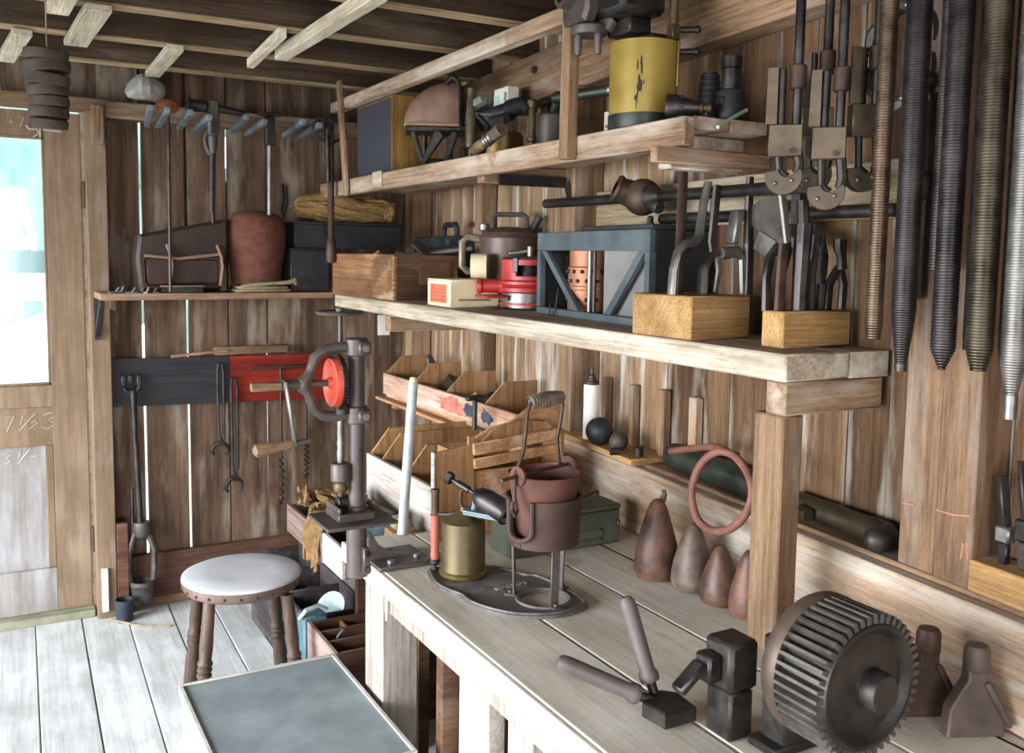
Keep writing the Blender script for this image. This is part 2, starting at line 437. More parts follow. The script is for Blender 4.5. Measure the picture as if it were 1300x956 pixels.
# ---- floor: planks run away from the camera
fl = struct(MB().box(-1.7, 2.0, -1.6, 4.1, -.09, -.026).build('floor', W_ROOF))
plk = [MB().box(0, .1555, 0, L, -.025, 0, .003).mesh('plank') for L in (1.7, 2.4, 3.1)]
R1 = random.Random(3)
for i in range(23):
    x = -1.72 + .1585*i; y = -1.6; k = i % 3
    while y < 3.95:
        m = plk[k % 3]; L = (1.7, 2.4, 3.1)[k % 3]; k += 1
        if y+L > 4.1: y = 4.1-L
        put('plank', m, W_FLOOR, fl, (x+.02+.026*(y-1), y, R1.uniform(-.002, .001)), math.radians(-1.5))
        y += L+.003
        if y > 3.9: break

# ---- back wall
wb = MB()
wb.box(.40, 1.80, 3.80, 3.90, 1.905, 1.965, .004)                # top plate
wb.box(.40, 1.80, 3.86, 3.91, 2.22, 2.30, .004)
wb.box(-1.7, -.62, 3.83, 3.90, 1.9, 1.965)
wb.box(.405, 1.73, 3.85, 3.90, .0, .035)
WBACK = struct(wb.build('wall_back', W_FRAME))
R1 = random.Random(11)
slit = {1: .0052, 2: .0052, 3: .003, 4: .0036}
edges = [.382, .53, .697, .857, 1.017, 1.185, 1.34, 1.49, 1.62, 1.76]
for i in range(len(edges)-1):
    a, b = edges[i]+slit.get(i, .0005), edges[i+1]-slit.get(i+1, .0005)
    m = MB()
    n = 7; zs = [-.03+2.35*k/n for k in range(n+1)]
    for k in range(n):                                        # slightly wavy sawn edges, so the daylight slits vary
        pass
    poly = [(a+R1.uniform(-.0012, .0012), z) for z in zs] + [(b+R1.uniform(-.0012, .0012), z) for z in zs[::-1]]
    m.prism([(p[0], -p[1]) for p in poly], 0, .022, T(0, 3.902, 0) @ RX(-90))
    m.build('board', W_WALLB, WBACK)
for xa, za, zb in ((.53, 1.965, 2.33), (.697, 1.262, 2.33), (.857, 1.975, 2.33), (.857, 1.50, 1.70), (.857, -.02, 1.46), (1.017, 1.03, 2.33), (1.017, .85, .97), (.53, 1.30, 1.36)):
    MB().box(xa-.03, xa+.03, 3.925, 3.938, za, zb).build('added_slit_blocker', W_ROOF, WBACK)  # strips added outside the boards to block daylight in parts of the slits
for i in range(6):
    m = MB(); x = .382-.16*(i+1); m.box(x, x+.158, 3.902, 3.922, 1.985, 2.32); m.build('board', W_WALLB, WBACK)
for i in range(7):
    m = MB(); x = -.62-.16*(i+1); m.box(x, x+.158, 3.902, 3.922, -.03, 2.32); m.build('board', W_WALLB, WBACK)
m = MB().box(.445, 1.60, 3.852, 3.885, .035, .212, .003, ); o = struct(m.build('baseboard_back', W_TRIMR))
m = MB().box(.402, .444, 3.80, 3.89, 0, .366, .003); struct(m.build('trim_1', W_TRIMR))

# pegs that carry the hanging tools: pairs of square bars standing out of the top plate
for a, b in (((.544, 1.889), (.507, 1.905)), ((.583, 1.889), (.563, 1.902)), ((.661, 1.887), (.640, 1.902)), ((.722, 1.882), (.705, 1.890)),
             ((.856, 1.886), (.835, 1.902)), ((.916, 1.882), (.900, 1.890)), ((1.064, 1.886), (1.042, 1.902)), ((1.130, 1.886), (1.105, 1.894))):
    MB().bar((a[0], 3.80, a[1]), (b[0], 3.46, b[1]), .021, .021, .002).build('peg', GALV, WBACK)

# ---- door
d = MB()
d.box(.198, .318, 3.875, 3.905, .035, 1.918, .002)            # hinge stile
d.box(-.555, -.435, 3.875, 3.905, .035, 1.918, .002)          # lock stile
DOOR = struct(d.build('door_1', W_DOOR))
MB().box(-.435, .198, 3.876, 3.904, 1.826, 1.918, .001).build('top_rail', W_DOOR, DOOR)
MB().box(-.435, .198, 3.876, 3.904, .826, .908, .001).build('lock_rail', W_DOOR, DOOR)
MB().box(-.435, .198, 3.878, 3.904, .680, .826, .001).build('middle_rail', W_DOOR, DOOR)
MB().box(-.435, .198, 3.878, 3.904, .035, .205, .002).build('bottom_rail', W_DOORP, DOOR)
MB().box(-.425, .190, 3.890, 3.902, .200, .690).build('panel', W_DOORP, DOOR)
b_ = MB(); b_.box(.170, .198, 3.884, 3.900, .205, .680, .003); b_.box(-.435, -.407, 3.884, 3.9, .205, .68, .003); b_.build('panel_bead', W_DOOR, DOOR)
win = struct(MB().box(-.435, .198, 3.888, 3.891, .908, 1.826).build('window_1', GLASS))
bd = MB()
for q in ((.188, .198, .908, 1.826), (-.435, -.425, .908, 1.826), (-.435, .198, .908, .918), (-.435, .198, 1.816, 1.826)):
    bd.box(q[0], q[1], 3.882, 3.898, q[2], q[3], .002)
bd.build('glazing_bead', W_DOOR, win)
for z in (1.62, .30):
    h = MB(); h.cyl((.326, 3.868, z-.05), (.326, 3.868, z+.05), .007, n=10); h.box(.326, .350, 3.866, 3.872, z-.045, z+.045); h.build('hinge', IRONB, DOOR)
def strokes(paths, r, mat, parent, name, y):
    m = MB()
    for p in paths: m.tube([(x, y, z) for x, z in p], r, 5, flat=1)
    return m.build(name, mat, parent)
def glyph(paths, x, z, w, h, sl=0.0): return [[(x+p[0]*w+p[1]*h*sl, z+p[1]*h) for p in path] for path in paths]
G7 = [[(0, 1), (1, 1), (.4, 0)]]; G4 = [[(.7, 0), (.75, 1), (0, .35), (1, .35)]]
G1 = [[(.3, .8), (.5, 1), (.5, 0)]]; GS = [[(0, 0), (1, 1)]]; G2 = [[(0, .8), (.5, 1), (1, .75), (0, 0), (1, 0)]]
G3 = [[(0, .85), (.5, 1), (.95, .8), (.45, .55), (1, .3), (.5, 0), (0, .12)]]; GD = [[(0, .5), (1, .5)]]
G9 = [[(1, .7), (.4, .5), (0, .75), (.5, 1), (1, .7), (.8, 0)]]
ch = glyph(G7, .032, .742, .032, .055, .1) + glyph(G1, .075, .765, .03, .035, .3) + glyph(GS, .085, .742, .055, .062) + glyph(G2, .118, .745, .022, .03, .3) + glyph(G3, .158, .742, .046, .062, .15)
strokes(ch, .0013, CHALK, DOOR, 'chalk_writing', 3.8772)
ch = glyph(G3, .028, .618, .026, .042) + glyph(G1, .070, .635, .02, .03, .3) + glyph(GS, .078, .615, .04, .052) + glyph(GD, .118, .630, .022, .02) + glyph(GD, .148, .637, .022, .01)
strokes(ch, .0016, CHALK, DOOR, 'chalk_writing', 3.8895)
ch = glyph(G4, .078, 1.862, .022, .026) + glyph(G7, .116, 1.857, .018, .034)
strokes(ch, .0016, CHALK, DOOR, 'chalk_writing', 3.8745)
ch = [[(.142, 1.862), (.150, 1.85), (.175, 1.852), (.182, 1.838), (.162, 1.822)], [(.185, 1.855), (.186, 1.822)], [(.195, 1.853), (.255, 1.848)]]
strokes(ch, .003, CHALK, DOOR, 'chalk_smear', 3.8740)
sill = MB(); sill.box(-.62, .325, 3.835, 3.93, -.002, .034, .004); struct(sill.build('trim_2', MOSS))
fr = MB()
fr.box(.330, .400, 3.80, 3.90, 0, 1.925, .003)
struct(fr.build('trim_3', W_DOOR))
struct(MB().box(-.64, -.565, 3.80, 3.90, 0, 1.925, .003).build('trim_4', W_DOOR))
struct(MB().box(-.64, .405, 3.815, 3.90, 1.925, 1.972, .003).build('trim_5', W_FRAME))
struct(MB().box(.318, .332, 3.885, 3.91, 0, 1.925).build('trim_6', W_BATTEN))
struct(MB().box(.350, .392, 3.775, 3.800, 1.80, 1.945, .003).build('trim_7', W_FRAMEZ))

# ---- right wall, one vertical board after another
wr = MB()
wr.box(-.05, 3.35, -.075, 0, 1.905, 2.055, .004)              # top plate along the wall
WRIGHT = struct(wr.build('wall_right', W_FRAME, None, (1.73, 3.9, 0), WR))
x = -.04; R1 = random.Random(5); k = 0
while x < 5.3:
    w = R1.choice((.105, .12, .13, .145)) if x > 1.5 else R1.choice((.085, .10, .11, .125))
    g = .003
    MB().box(x+g/2, x+w-g/2, .001+R1.uniform(0, .004), .024, -.03, 2.45, .0015).build('board', W_WALLR if x < 1.95 else W_WALLR_SHADE, WRIGHT)
    x += w; k += 1
def onw(Y, off, z): return (wx(Y, off), Y, z)
def wl(Y): return (3.9-Y)*WL                                   # distance along the wall from the far corner
def wall_box(name, mat, Ya, Yb, o0, o1, z0, z1, bev=.003, parent=None, st=True):
    o = MB().box(wl(Ya), wl(Yb), -o1, -o0, z0, z1, bev).build(name, mat, parent or WRIGHT)
    return o
b9_ = MB(); hx_ = [(.011*math.cos(q*PI/3), .011*math.sin(q*PI/3)) for q in range(6)]; b9_.prism(hx_, 0, .012, T(wl(2.58), -.0755, 2.0) @ RX(90)); b9_.build('bolt', IRONB, WRIGHT)
wall_box('stud', W_FRAMEZ, 3.90, 3.80, 0, .09, 0, 1.905)
wall_box('stud', W_FRAMEZ, 2.335, 2.265, 0, .095, .89, 1.905)
wall_box('stud', W_FRAMEZ, 3.13, 3.06, 0, .06, .0, 1.905)
# two stout boards standing on the ledge by the threaded rods
wall_box('stud', W_STUD, 1.058, .980, .0, .070, .89, 2.3)
wall_box('stud', W_STUD, .978, .905, .0, .074, .89, 2.3)
OCH = surf('orange_chalk', '#94664e', '#a87c62', 0, .95, 30)
for yy_, pth in ((-.0702, [(2.862, .9985), (2.889, 1.001)]), (-.0742, [(2.938, 1.006), (2.97, 1.006), (3.005, 1.013)]), (-.0742, [(2.994, .966), (2.991, .938)]), (-.0742, [(3.0, .968), (3.004, .9415)])):
    MB().tube([(a_, yy_, z_) for a_, z_ in pth], .0022, 5).build('chalk_mark', OCH, WRIGHT)
# pale rail behind the pipe wrenches
wall_box('rail', W_RAIL, 2.27, .95, .0, .022, 1.497, 1.605)
# short stakes against the wall over the ledge
for Y, w, zt in ((2.195, .022, 1.072), (2.045, .022, 1.070), (1.895, .026, 1.078), (1.757, .03, 1.078)):
    wall_box('stake', W_FRAMEZ, Y+w/2, Y-w/2, .0, .024, .892, zt, .003)
# coat peg board scrap by the far corner
# ledge along the wall over the bench
struct(MB().box(wl(2.34), wl(-.3), -.072, 0, .850, .890, .003).build('trim_8', W_FRAME, None, (1.73, 3.9, 0), WR))
struct(MB().box(wl(2.34), wl(-.3), -.102, -.0725, .7105, .882, .004).build('trim_9', wood('wide_pale_board', '#8a6f57', '#ad927a', '#c6b09a', 'X', .7, .75, '#c6c0b8', var=.02, stain=(5, '#a67448', .66)), None, (1.73, 3.9, 0), WR))
struct(MB().box(wl(2.33), wl(1.87), -.125, -.0, .8905, .906, .003).build('trim_10', wood('ledge_board', '#96703e', '#bb9260', '#d0aa7a', 'X', 1, .3, var=.02), None, (1.73, 3.9, 0), WR))

# ---- ceiling: dark joists across the room, pale battens nailed under them
ce = MB(); ce.box(-1.75, 1.9, -1.65, 3.95, 2.335, 2.36)
CEIL = struct(ce.build('ceiling', W_ROOF))
rb = MB().box(0, .158, -1.6, 3.93, 2.31, 2.334).mesh('board')
for i in range(23): put('board', rb, W_ROOF, CEIL, (-1.74+.159*i, 0, 0))
jm = MB().box(-1.7, 1.74, -.022, .022, 2.06, 2.21, .004).mesh('joist')
jl = MB().box(-1.7, 1.74, -.024, .024, 2.055, 2.064, .002).mesh('joist_lit_strip')
W_JLIT = wood('lit_joist_edge', '#8a7256', '#b39a78', '#cdb690', 'X', 1, .2)  # pale colour stands in for floor light bouncing onto the joist undersides
for y in (3.56, 3.15, 2.74, 2.33, 1.92, 1.51, 1.10, .69, .28, -.2, -.7, -1.2):
    j = put('joist', jm, W_JOIST, CEIL, (0, y, 0))
    put('joist_lit_strip', jl, W_JLIT, CEIL, (0, y, 0))
def batten(x0, y0, x1, y1, w, z=2.043, t=.020):
    MB().bar((x0, y0, z), (x1, y1, z), w, t, .002).build('batten', W_BATTEN, CEIL)
k = .914
batten(.083*k, 3.60, .123*k, 3.12, .052); batten(.282*k, 3.20, .300*k, 2.70, .066); batten(.588*k, 3.60, .580*k, 3.09, .05)
batten(.20*k, 2.80, .222*k, 2.30, .058)
batten(.860*k, 3.20, .826*k, 2.70, .024, 2.040, .03); batten(.905*k, 2.98, .914*k, 2.15, .040, 2.036, .036)
# ---- left and rear walls with their open doorways (outside the picture, they shape the light)
wlft = MB(); wlft.box(-1.78, -1.72, 3.5, 4.0, -.05, 2.36); wlft.box(-1.78, -1.72, -1.7, -1.3, -.05, 2.36); wlft.box(-1.78, -1.72, -1.3, 3.5, 1.6, 2.36)
struct(wlft.build('wall_left', W_WALLB))
wf = MB(); wf.box(-1.75, -1.2, -1.68, -1.62, -.05, 2.36); wf.box(.4, 1.5, -1.68, -1.62, -.05, 2.36); wf.box(-1.2, .4, -1.68, -1.62, 2.1, 2.36)
struct(wf.build('wall_front', W_WALLB))
# ---- outside, seen through the door glass and the slits
struct(MB().box(-14, 14, -12, 16, -.35, -.12).build('ground', GROUND))
hd = MB()
R1 = random.Random(9)
for i in range(40):
    hd.sphere((-7+.4*i+R1.uniform(-.2, .2), 11.0+R1.uniform(-.6, .6), R1.uniform(.3, 3.4)), (R1.uniform(.5, .9), .6, R1.uniform(.6, 1.2)), 12)
hd.noise(.25, 2.0)
tag(hd.build('hedge', LEAF), 'pale green hedge in the glare outside behind the door glass', 'hedge')
fe = thing('rail_fence', 'white horizontal rail fence outside, below the easel in the door glass', 'fence', (-.9, 7.0, -.12))
for z0, z1 in ((1.19, 1.37), (.62, .71), (.10, .30)): MB().box(-3, 4, -.02, .02, z0, z1, .004).build('rail', WHITEP, fe)
for px in (-2.6, -.9, .8, 2.5): MB().box(px, px+.09, .021, .10, 0, 1.5, .004).build('post', WHITEP, fe)
ez = thing('sign_easel', 'white A-shaped easel with grey board outside, seen through the door glass', 'easel', (.215, 8.0, -.12))
for s in (-1, 1): MB().bar((s*.25, 0, .6), (s*.03, 0, 1.98), .05, .04, .004).build('leg', WHITEP, ez)
MB().box(-.20, .20, -.03, .0, 1.28, 1.52, .004).build('board', surf('teal_grey_board', '#2f474c', '#3f5a60', 0, .7, 10), ez)
MB().box(-.12, .12, -.04, -.031, 1.53, 1.63, .004).build('board', WHITEP, ez)
MB().bar((0, .5, 0), (0, .03, 1.9), .05, .04).build('leg', WHITEP, ez)
for s in (-1, 1): MB().bar((s*.34, 0, 0), (s*.25, 0, .6), .05, .04, .004).build('leg', WHITEP, ez)
# ================================================================== SHELVES AND BENCH
# middle shelf along the right wall
ms = thing('wall_shelf', 'thick pale plank shelf along right wall, carrying the blue-grey crate and red machine', 'shelf', (1.2, 1.167, 1.2055))
def in_ms(m): m.M = T(-1.2, -1.167, -1.2055); return m
m = in_ms(MB()); m.box(1.2, 1.36, 1.167, 3.575, 1.2055, 1.255, .004); m.build('plank', W_SHELF, ms)
m = in_ms(MB()); m.prism([(1.363, 1.167), (1.455, 1.160), (wx(3.05)-.07, 3.05), (wx(3.575)-.09, 3.575), (1.363, 3.575)], 1.2055, 1.253); m.build('plank', W_SHELF, ms)
m = in_ms(MB()); m.box(1.203, 1.452, 1.167, 1.215, 1.146, 1.2045, .003); m.build('bearer', W_FRAME, ms)
m = in_ms(MB()); m.box(1.205, 1.60, 3.0, 3.05, 1.15, 1.2045, .003); m.build('bearer', W_FRAME, ms)
m = in_ms(MB()); m.box(1.203, 1.253, 1.170, 1.243, .711, 1.1455, .004)
m.build('post', W_FRAMEZ, ms)
# back shelf under the hanging tools
bs = thing('back_shelf', 'narrow brown plank shelf across back wall, below the hanging pipe tools', 'shelf', (.37, 3.58, 1.238))
m = MB((.37, 3.58, 1.238)); m.box(.345, 1.199, 3.585, 3.80, 1.238, 1.262, .002); m.build('plank', W_FRAME, bs)
m = MB((.37, 3.58, 1.238)); m.bar((.352, 3.79, 1.10), (.352, 3.60, 1.230), .018, .02, .002); m.box(.343, .361, 3.785, 3.80, 1.08, 1.238); m.build('bracket', BLACKP, bs)
m = MB((.37, 3.58, 1.238)); m.box(.390, .402, 3.62, 3.80, 1.20, 1.237, .002); m.build('cleat', W_TRIMR, bs)
# upper shelf
us = thing('upper_shelf', 'long ochre plank shelf near ceiling, carrying yellow can and speaker', 'shelf', (1.2, 1.444, 1.64))
def in_us(): return MB((1.2, 1.444, 1.64))
in_us().box(1.188, 1.216, 1.444, 3.72, 1.637, 1.694, .003).build('front_board', W_USHELF, us)
in_us().box(1.217, 1.31, 1.450, 3.72, 1.672, 1.697, .002).build('plank', W_USHELF, us)
m = in_us(); m.prism([(1.312, 1.445), (1.405, 1.445), (1.62, 3.72), (1.312, 3.72)], 1.672, 1.696); m.build('plank', W_USHELF, us)
in_us().box(1.217, 1.415, 1.52, 1.56, 1.60, 1.671, .003).build('bearer', W_SHELF, us)
in_us().box(1.13, 1.43, 1.455, 1.475, 1.602, 1.635, .003, ).build('bearer', W_FRAME, us)
in_us().box(1.217, 1.52, 2.34, 2.38, 1.62, 1.671, .003).build('bearer', W_FRAME, us)
m = in_us(); m.bar((1.25, 2.31, 1.628), (1.47, 2.31, 1.630), .008, .03); m.bar((1.47, 2.31, 1.63), (1.53, 2.29, 1.40), .03, .008); m.build('bracket', IRON, us)
in_us().box(1.182, 1.1875, 3.03, 3.115, 1.645, 1.70, .002).build('cleat', W_USHELF, us)
in_us().bar((1.172, 1.838, 1.640), (1.178, 1.838, 2.045), .034, .030, .003).build('hanger', W_FRAMEZ, us)
in_us().bar((1.176, 3.365, 1.63), (1.176, 3.445, 2.06), .014, .032, .002).build('hanger', W_FRAMEZ, us)
in_us().box(1.185, 1.225, 1.80, 3.58, 1.958, 1.998, .004).build('top_rail', W_USHELF, us)

# workbench
wbn = thing('workbench', 'grey scrubbed plank workbench in foreground with white worn front edge', 'workbench', (.75, 1.9, 0))
def in_wb(): return MB((.75, 1.9, 0))
xs = [.752, .925, 1.145]
for i, (a, b) in enumerate(((.752, .922), (.926, 1.142), (1.146, 1.30))):
    in_wb().box(a, b, -.3, 2.165-.02*i, .672, .710, .003).build('plank', W_BENCH, wbn)
m = in_wb(); m.prism([(1.304, -.3), (wx(-.3)-.103, -.3), (wx(2.13)-.103, 2.13), (1.304, 2.13)], .672, .7095); m.build('plank', W_BENCH, wbn)
in_wb().box(.742, .7515, -.3, 2.165, .662, .708, .002).build('front_edge', wood('white_bench_edge', '#a3988c', '#c6beb4', '#dcd6d0', 'Y', .8, .9, '#e6e2dc', var=.02), wbn)
in_wb().box(.775, .815, -.3, 1.96, .60, .6715, .003).build('apron', W_BENCHX, wbn)
m = in_wb(); m.box(.755, .845, 1.925, 2.035, 0, .6715, .004); m.build('leg', W_BENCHX, wbn)
in_wb().box(.83, .87, 1.55, 1.68, 0, .6715, .003).build('leg', W_TROUGH, wbn)
in_wb().box(.84, .93, 1.40, 1.49, 0, .6715, .004).build('leg', W_BENCHX, wbn)
in_wb().box(.78, .87, .30, .41, 0, .6715, .004).build('leg', W_BENCHX, wbn)
in_wb().box(1.2, 1.29, 1.925, 2.03, 0, .6715, .004).build('leg', W_BENCHX, wbn)
in_wb().box(.80, 1.30, 1.70, 1.73, .0, .66, .003).build('end_panel', W_BOXD, wbn)
for y, l in ((1.895, .035), (1.865, .05)):
    in_wb().cyl((.7415, y, .664), (.7415, y, .664-l), .004, .002, 6).build('paint_drip', WHITEP, wbn)

# ================================================================== BINS BEHIND THE BENCH
# upper bin: sloping front board with red and blue paint, dividers cut at a slant
ub = thing('parts_bin', 'long open parts bin with red and blue paint smears, under middle shelf', 'bin', (1.38, 2.33, .86))
def in_ub(): return MB((1.38, 2.33, .86))
mat_ub = wood('painted_bin_front', '#a2715a', '#c29a80', '#d6b8a2', 'Y', .8, .6, '#d8ccc4', var=.02, stain=(5, '#b24a40', .62))
in_ub().box(1.372, 1.386, 2.325, 3.49, .858, .942, .002).build('front_board', mat_ub, ub)
m = in_ub()
R1 = random.Random(4)
m_ns = surf('navy_smear', '#2c3346', '#434b5c', 0, .8, 30)
for yc in (2.60, 2.715):
    poly = [(yc+R1.uniform(.026, .056)*math.cos(a), .904+R1.uniform(.014, .032)*math.sin(a)) for a in [2*PI*i/16 for i in range(16)]]
    MB((1.38, 2.33, .86)).prism([(p[0], p[1]) for p in poly], 0, .0008, Matrix(((0, 0, -1, 1.3719), (1, 0, 0, 0), (0, 1, 0, 0), (0, 0, 0, 1)))).build('paint_smear', m_ns, ub)
poly = [(2.86+R1.uniform(.08, .15)*math.cos(a), .902+R1.uniform(.020, .036)*math.sin(a)) for a in [2*PI*i/22 for i in range(22)]]
MB((1.38, 2.33, .86)).prism(poly, 0, .0007, Matrix(((0, 0, -1, 1.3719), (1, 0, 0, 0), (0, 1, 0, 0), (0, 0, 0, 1)))).build('paint_smear', surf('red_smear', '#a8574c', '#c08272', 0, .8, 22), ub)

in_ub().prism([(1.386, 2.325), (wx(2.325)-.01, 2.325), (wx(3.49)-.01, 3.49), (1.386, 3.49)], .846, .858).build('bottom', W_PLYY, ub)
for y in (3.484, 3.20, 2.92, 2.63, 2.34):
    xb = min(wx(y)-.02, 1.575)
    pr_ = [(1.387, .859), (xb, .859), (xb, 1.008), (1.452, 1.008), (1.387, .945)]
    m = in_ub(); m.prism([(p[0], -p[1]) for p in pr_], -.005, .005, T(0, y, 0) @ RX(-90)); m.build('divider', W_PLY, ub)
in_ub().box(1.35, 1.56, 2.36, 3.52, .834, .8455, .002).build('shelf_board', W_PLYY, ub)
for y in (3.42, 2.52): in_ub().box(1.40, 1.60, y, y+.05, .80, .8335, .002).build('bearer', W_FRAME, ub)

# lower bin
lb = thing('lower_parts_bin', 'orange plywood parts bin with pale front board, left of pot furnace', 'bin', (1.0, 2.2, .68))
def in_lb(): return MB((1.0, 2.2, .68))
in_lb().box(.992, 1.006, 2.176, 2.66, .672, .812, .002).build('front_board', W_TROUGH, lb)
in_lb().box(1.006, 1.34, 2.176, 2.66, .672, .684).build('bottom', W_PLYY, lb)
in_lb().box(1.326, 1.34, 2.176, 2.66, .684, .87, .002).build('back_board', W_PLYY, lb)
for y in (2.652, 2.56, 2.37, 2.184):
    pr_ = [(1.007, .685), (1.325, .685), (1.325, .885), (1.062, .885), (1.007, .815)]
    m = in_lb(); m.prism([(p[0], -p[1]) for p in pr_], -.006, .006, T(0, y, 0) @ RX(-90)); m.build('divider', W_PLY, lb)
m = in_lb(); m.box(1.02, 1.30, 2.5, 2.62, .0, .671); m.build('support', W_BOXD, lb)

# plywood rack standing on the bench behind the furnace
pk = thing('plywood_rack', 'stepped orange plywood rack on bench behind the pot furnace', 'rack', (.95, 2.1, .71))
def in_pk(): return MB((.95, 2.1, .71))
pr_ = [(.944, .711), (1.052, .711), (1.052, .967), (1.036, .967), (1.036, .945), (.944, .932)]
m = in_pk(); m.prism([(p[0], -p[1]) for p in pr_], -.005, .005, T(0, 2.06, 0) @ RX(-90)); m.build('side_panel', W_PLY, pk)
in_pk().box(.937, .9435, 2.050, 2.066, .711, .934, .002).build('edge_strip', W_TROUGH, pk)
in_pk().box(1.053, 1.33, 2.06, 2.07, .711, .875, .001).build('front_board', W_PLYY, pk)
in_pk().bar((1.046, 2.045, .898), (1.30, 2.045, .918), .012, .026, .002).build('batten', W_PLYY, pk)
in_pk().bar((1.046, 2.05, .934), (1.30, 2.05, .955), .012, .030, .002).build('batten', W_PLYY, pk)
pr_ = [(1.06, .945), (1.32, .965), (1.32, 1.06), (1.25, 1.03), (1.18, .985), (1.12, .975)]
m = in_pk(); m.prism([(p[0], -p[1]) for p in pr_], -.006, .006, T(0, 2.10, 0) @ RX(-90)); m.build('curved_panel', W_PLYY, pk)
pr_ = [(1.08, .945), (1.30, .96), (1.27, .985), (1.20, .995), (1.12, .98)]
m = in_pk(); m.prism([(p[0], -p[1]) for p in pr_], -.006, .006, T(0, 2.075, 0) @ RX(-90)); m.build('curved_panel', W_PLY, pk)
in_pk().box(1.0, 1.012, 2.07, 2.165, .711, .93, .002).build('side_panel', W_PLY, pk)
in_pk().box(1.318, 1.33, 2.071, 2.165, .711, .96, .002).build('side_panel', W_PLY, pk)

# trough between bench and back wall
tr = thing('long_trough', 'long board trough beyond bench end, half white and half grimy, holding tow', 'trough', (.75, 2.2, .45))
def in_tr(): return MB((.75, 2.2, .45))
in_tr().box(.745, .757, 2.172, 2.325, .607, .687, .002).build('front_board', W_TROUGH, tr)
in_tr().box(.745, .757, 2.327, 2.66, .602, .684, .002).build('front_board', W_TROUGHD, tr)
in_tr().box(.757, .985, 2.172, 2.66, .605, .617).build('bottom', W_TROUGHD, tr)
in_tr().box(.757, .985, 2.648, 2.66, .6175, .68, .002).build('end_board', W_TROUGHD, tr)
in_tr().box(.973, .985, 2.172, 2.6475, .6175, .665, .002).build('back_board', W_TROUGHD, tr)
for y in (2.172, 2.635): in_tr().box(.955, .985, y, y+.025, 0, .6045).build('support', W_BOXD, tr)
# ================================================================== ON THE BENCH
def arc(cx, cy, r, a0, a1, n): return [(cx+r*math.cos(math.radians(a0+(a1-a0)*i/n)), cy+r*math.sin(math.radians(a0+(a1-a0)*i/n))) for i in range(n+1)]
def hexpr(m, p, d, r, L): return m.lathe([(0, 0), (r, 0), (r, L), (0, L)], 6, align(p, d))

# ---- hand cranked pillar drill, bolted to the bench corner
dp = thing('pillar_drill', 'hand cranked grey pillar drill with red gear wheel, bolted to bench corner', 'drill', (.722, 2.0, .71))
MB().cyl((0, 0, .12), (0, 0, .515), .019, n=24, ch=.002).build('column', DRILLP, dp)
m = MB(); m.cyl((0, 0, -.035), (0, 0, .135), .0235, n=24, ch=.003); m.build('sleeve', DRILLP, dp)
m = MB(); m.box(.018, .150, -.10, .035, .001, .011, .002)
m.prism([(.018, .010), (.13, .010), (.07, .022), (.040, .045), (.022, .075), (.018, .075)], -.006, .006, T(0, -.03, 0) @ RX(90)); m.build('foot', DRILLP, dp)
m = MB(); hexpr(m, (.055, -.075, .0112), (0, 0, 1), .009, .007); m.build('bolt', STEEL, dp)
m = MB(); hexpr(m, (.125, -.06, .0112), (0, 0, 1), .009, .007); m.build('bolt', STEEL, dp)
m = MB(); m.box(.004, .020, -.036, -.018, -.022, .04, .003); m.build('clamp_lug', DRILLP, dp)
for z in (-.010, .028):
    m = MB(); hexpr(m, (.012, -.0365, z), (0, -1, 0), .007, .006); m.build('bolt', STEELD, dp)
for z in (.085, .125):
    m = MB(); hexpr(m, (.030, -.005, z), (1, 0, 0), .008, .008); m.build('bolt', STEELD, dp)
# yoke
yk0 = [(.0, .492), (-.045, .496), (-.085, .490), (-.112, .470), (-.122, .440), (-.128, .422), (-.142, .408), (-.142, .392), (-.130, .378), (-.123, .360), (-.115, .335), (-.092, .316), (-.05, .310), (.0, .312)]
yk = [(x*.86, .42+(z-.402)*(.078/.092)) for x, z in yk0]
MB().tube([(x, 0, z) for x, z in yk], [.012, .012, .012, .012, .011, .012, .016, .016, .012, .011, .012, .012, .012, .012], 10).build('yoke', DRILLP, dp)
for z in (.498, .344):
    m = MB(); m.cyl((0, 0, z-.020), (0, 0, z+.020), .026, n=24, ch=.003); m.box(-.008, .022, -.040, -.018, z-.015, z+.015, .004); c = m.build('clamp', DRILLP, dp)
    m = MB(); hexpr(m, (.007, -.0405, z), (0, -1, 0), .008, .006); m.build('bolt', STEEL, c)
m = MB(); m.cyl((-.170, 0, .42), (-.116, 0, .42), .0125, n=16, ch=.002); m.cyl((-.115, 0, .42), (-.04, 0, .42), .008); m.build('axle', DRILLP, dp)
# gear wheel: red dished face, dark toothed rim
gm = align((-.052, 0, .42), (-1, 0, 0)) @ Matrix.Diagonal((.93, .93, 1, 1))
m = MB(); m.lathe([(0, .016), (.012, .016), (.014, .006), (.040, .003), (.050, .010), (.058, .010), (.060, 0), (.060, -.004), (0, -.004)], 40, gm); gw = m.build('crank_gear', REDL, dp)
m = MB(); m.lathe([(.056, -.0045), (.0625, -.0045), (.0625, -.013), (.056, -.013)], 40, gm)
for i in range(48):
    a = 2*PI*i/48; mm = gm @ Matrix.Rotation(a, 4, 'Z'); m.box(.062, .067, -.0019, .0019, -.0135, -.0040, 0, mm)
m.build('gear_teeth', IRON, gw)
m = MB(); m.lathe([(0, 0), (.018, 0), (.018, .020), (.010, .024), (0, .024)], 20, T(-.035, 0, .348)); m.build('pinion', IRON, dp)
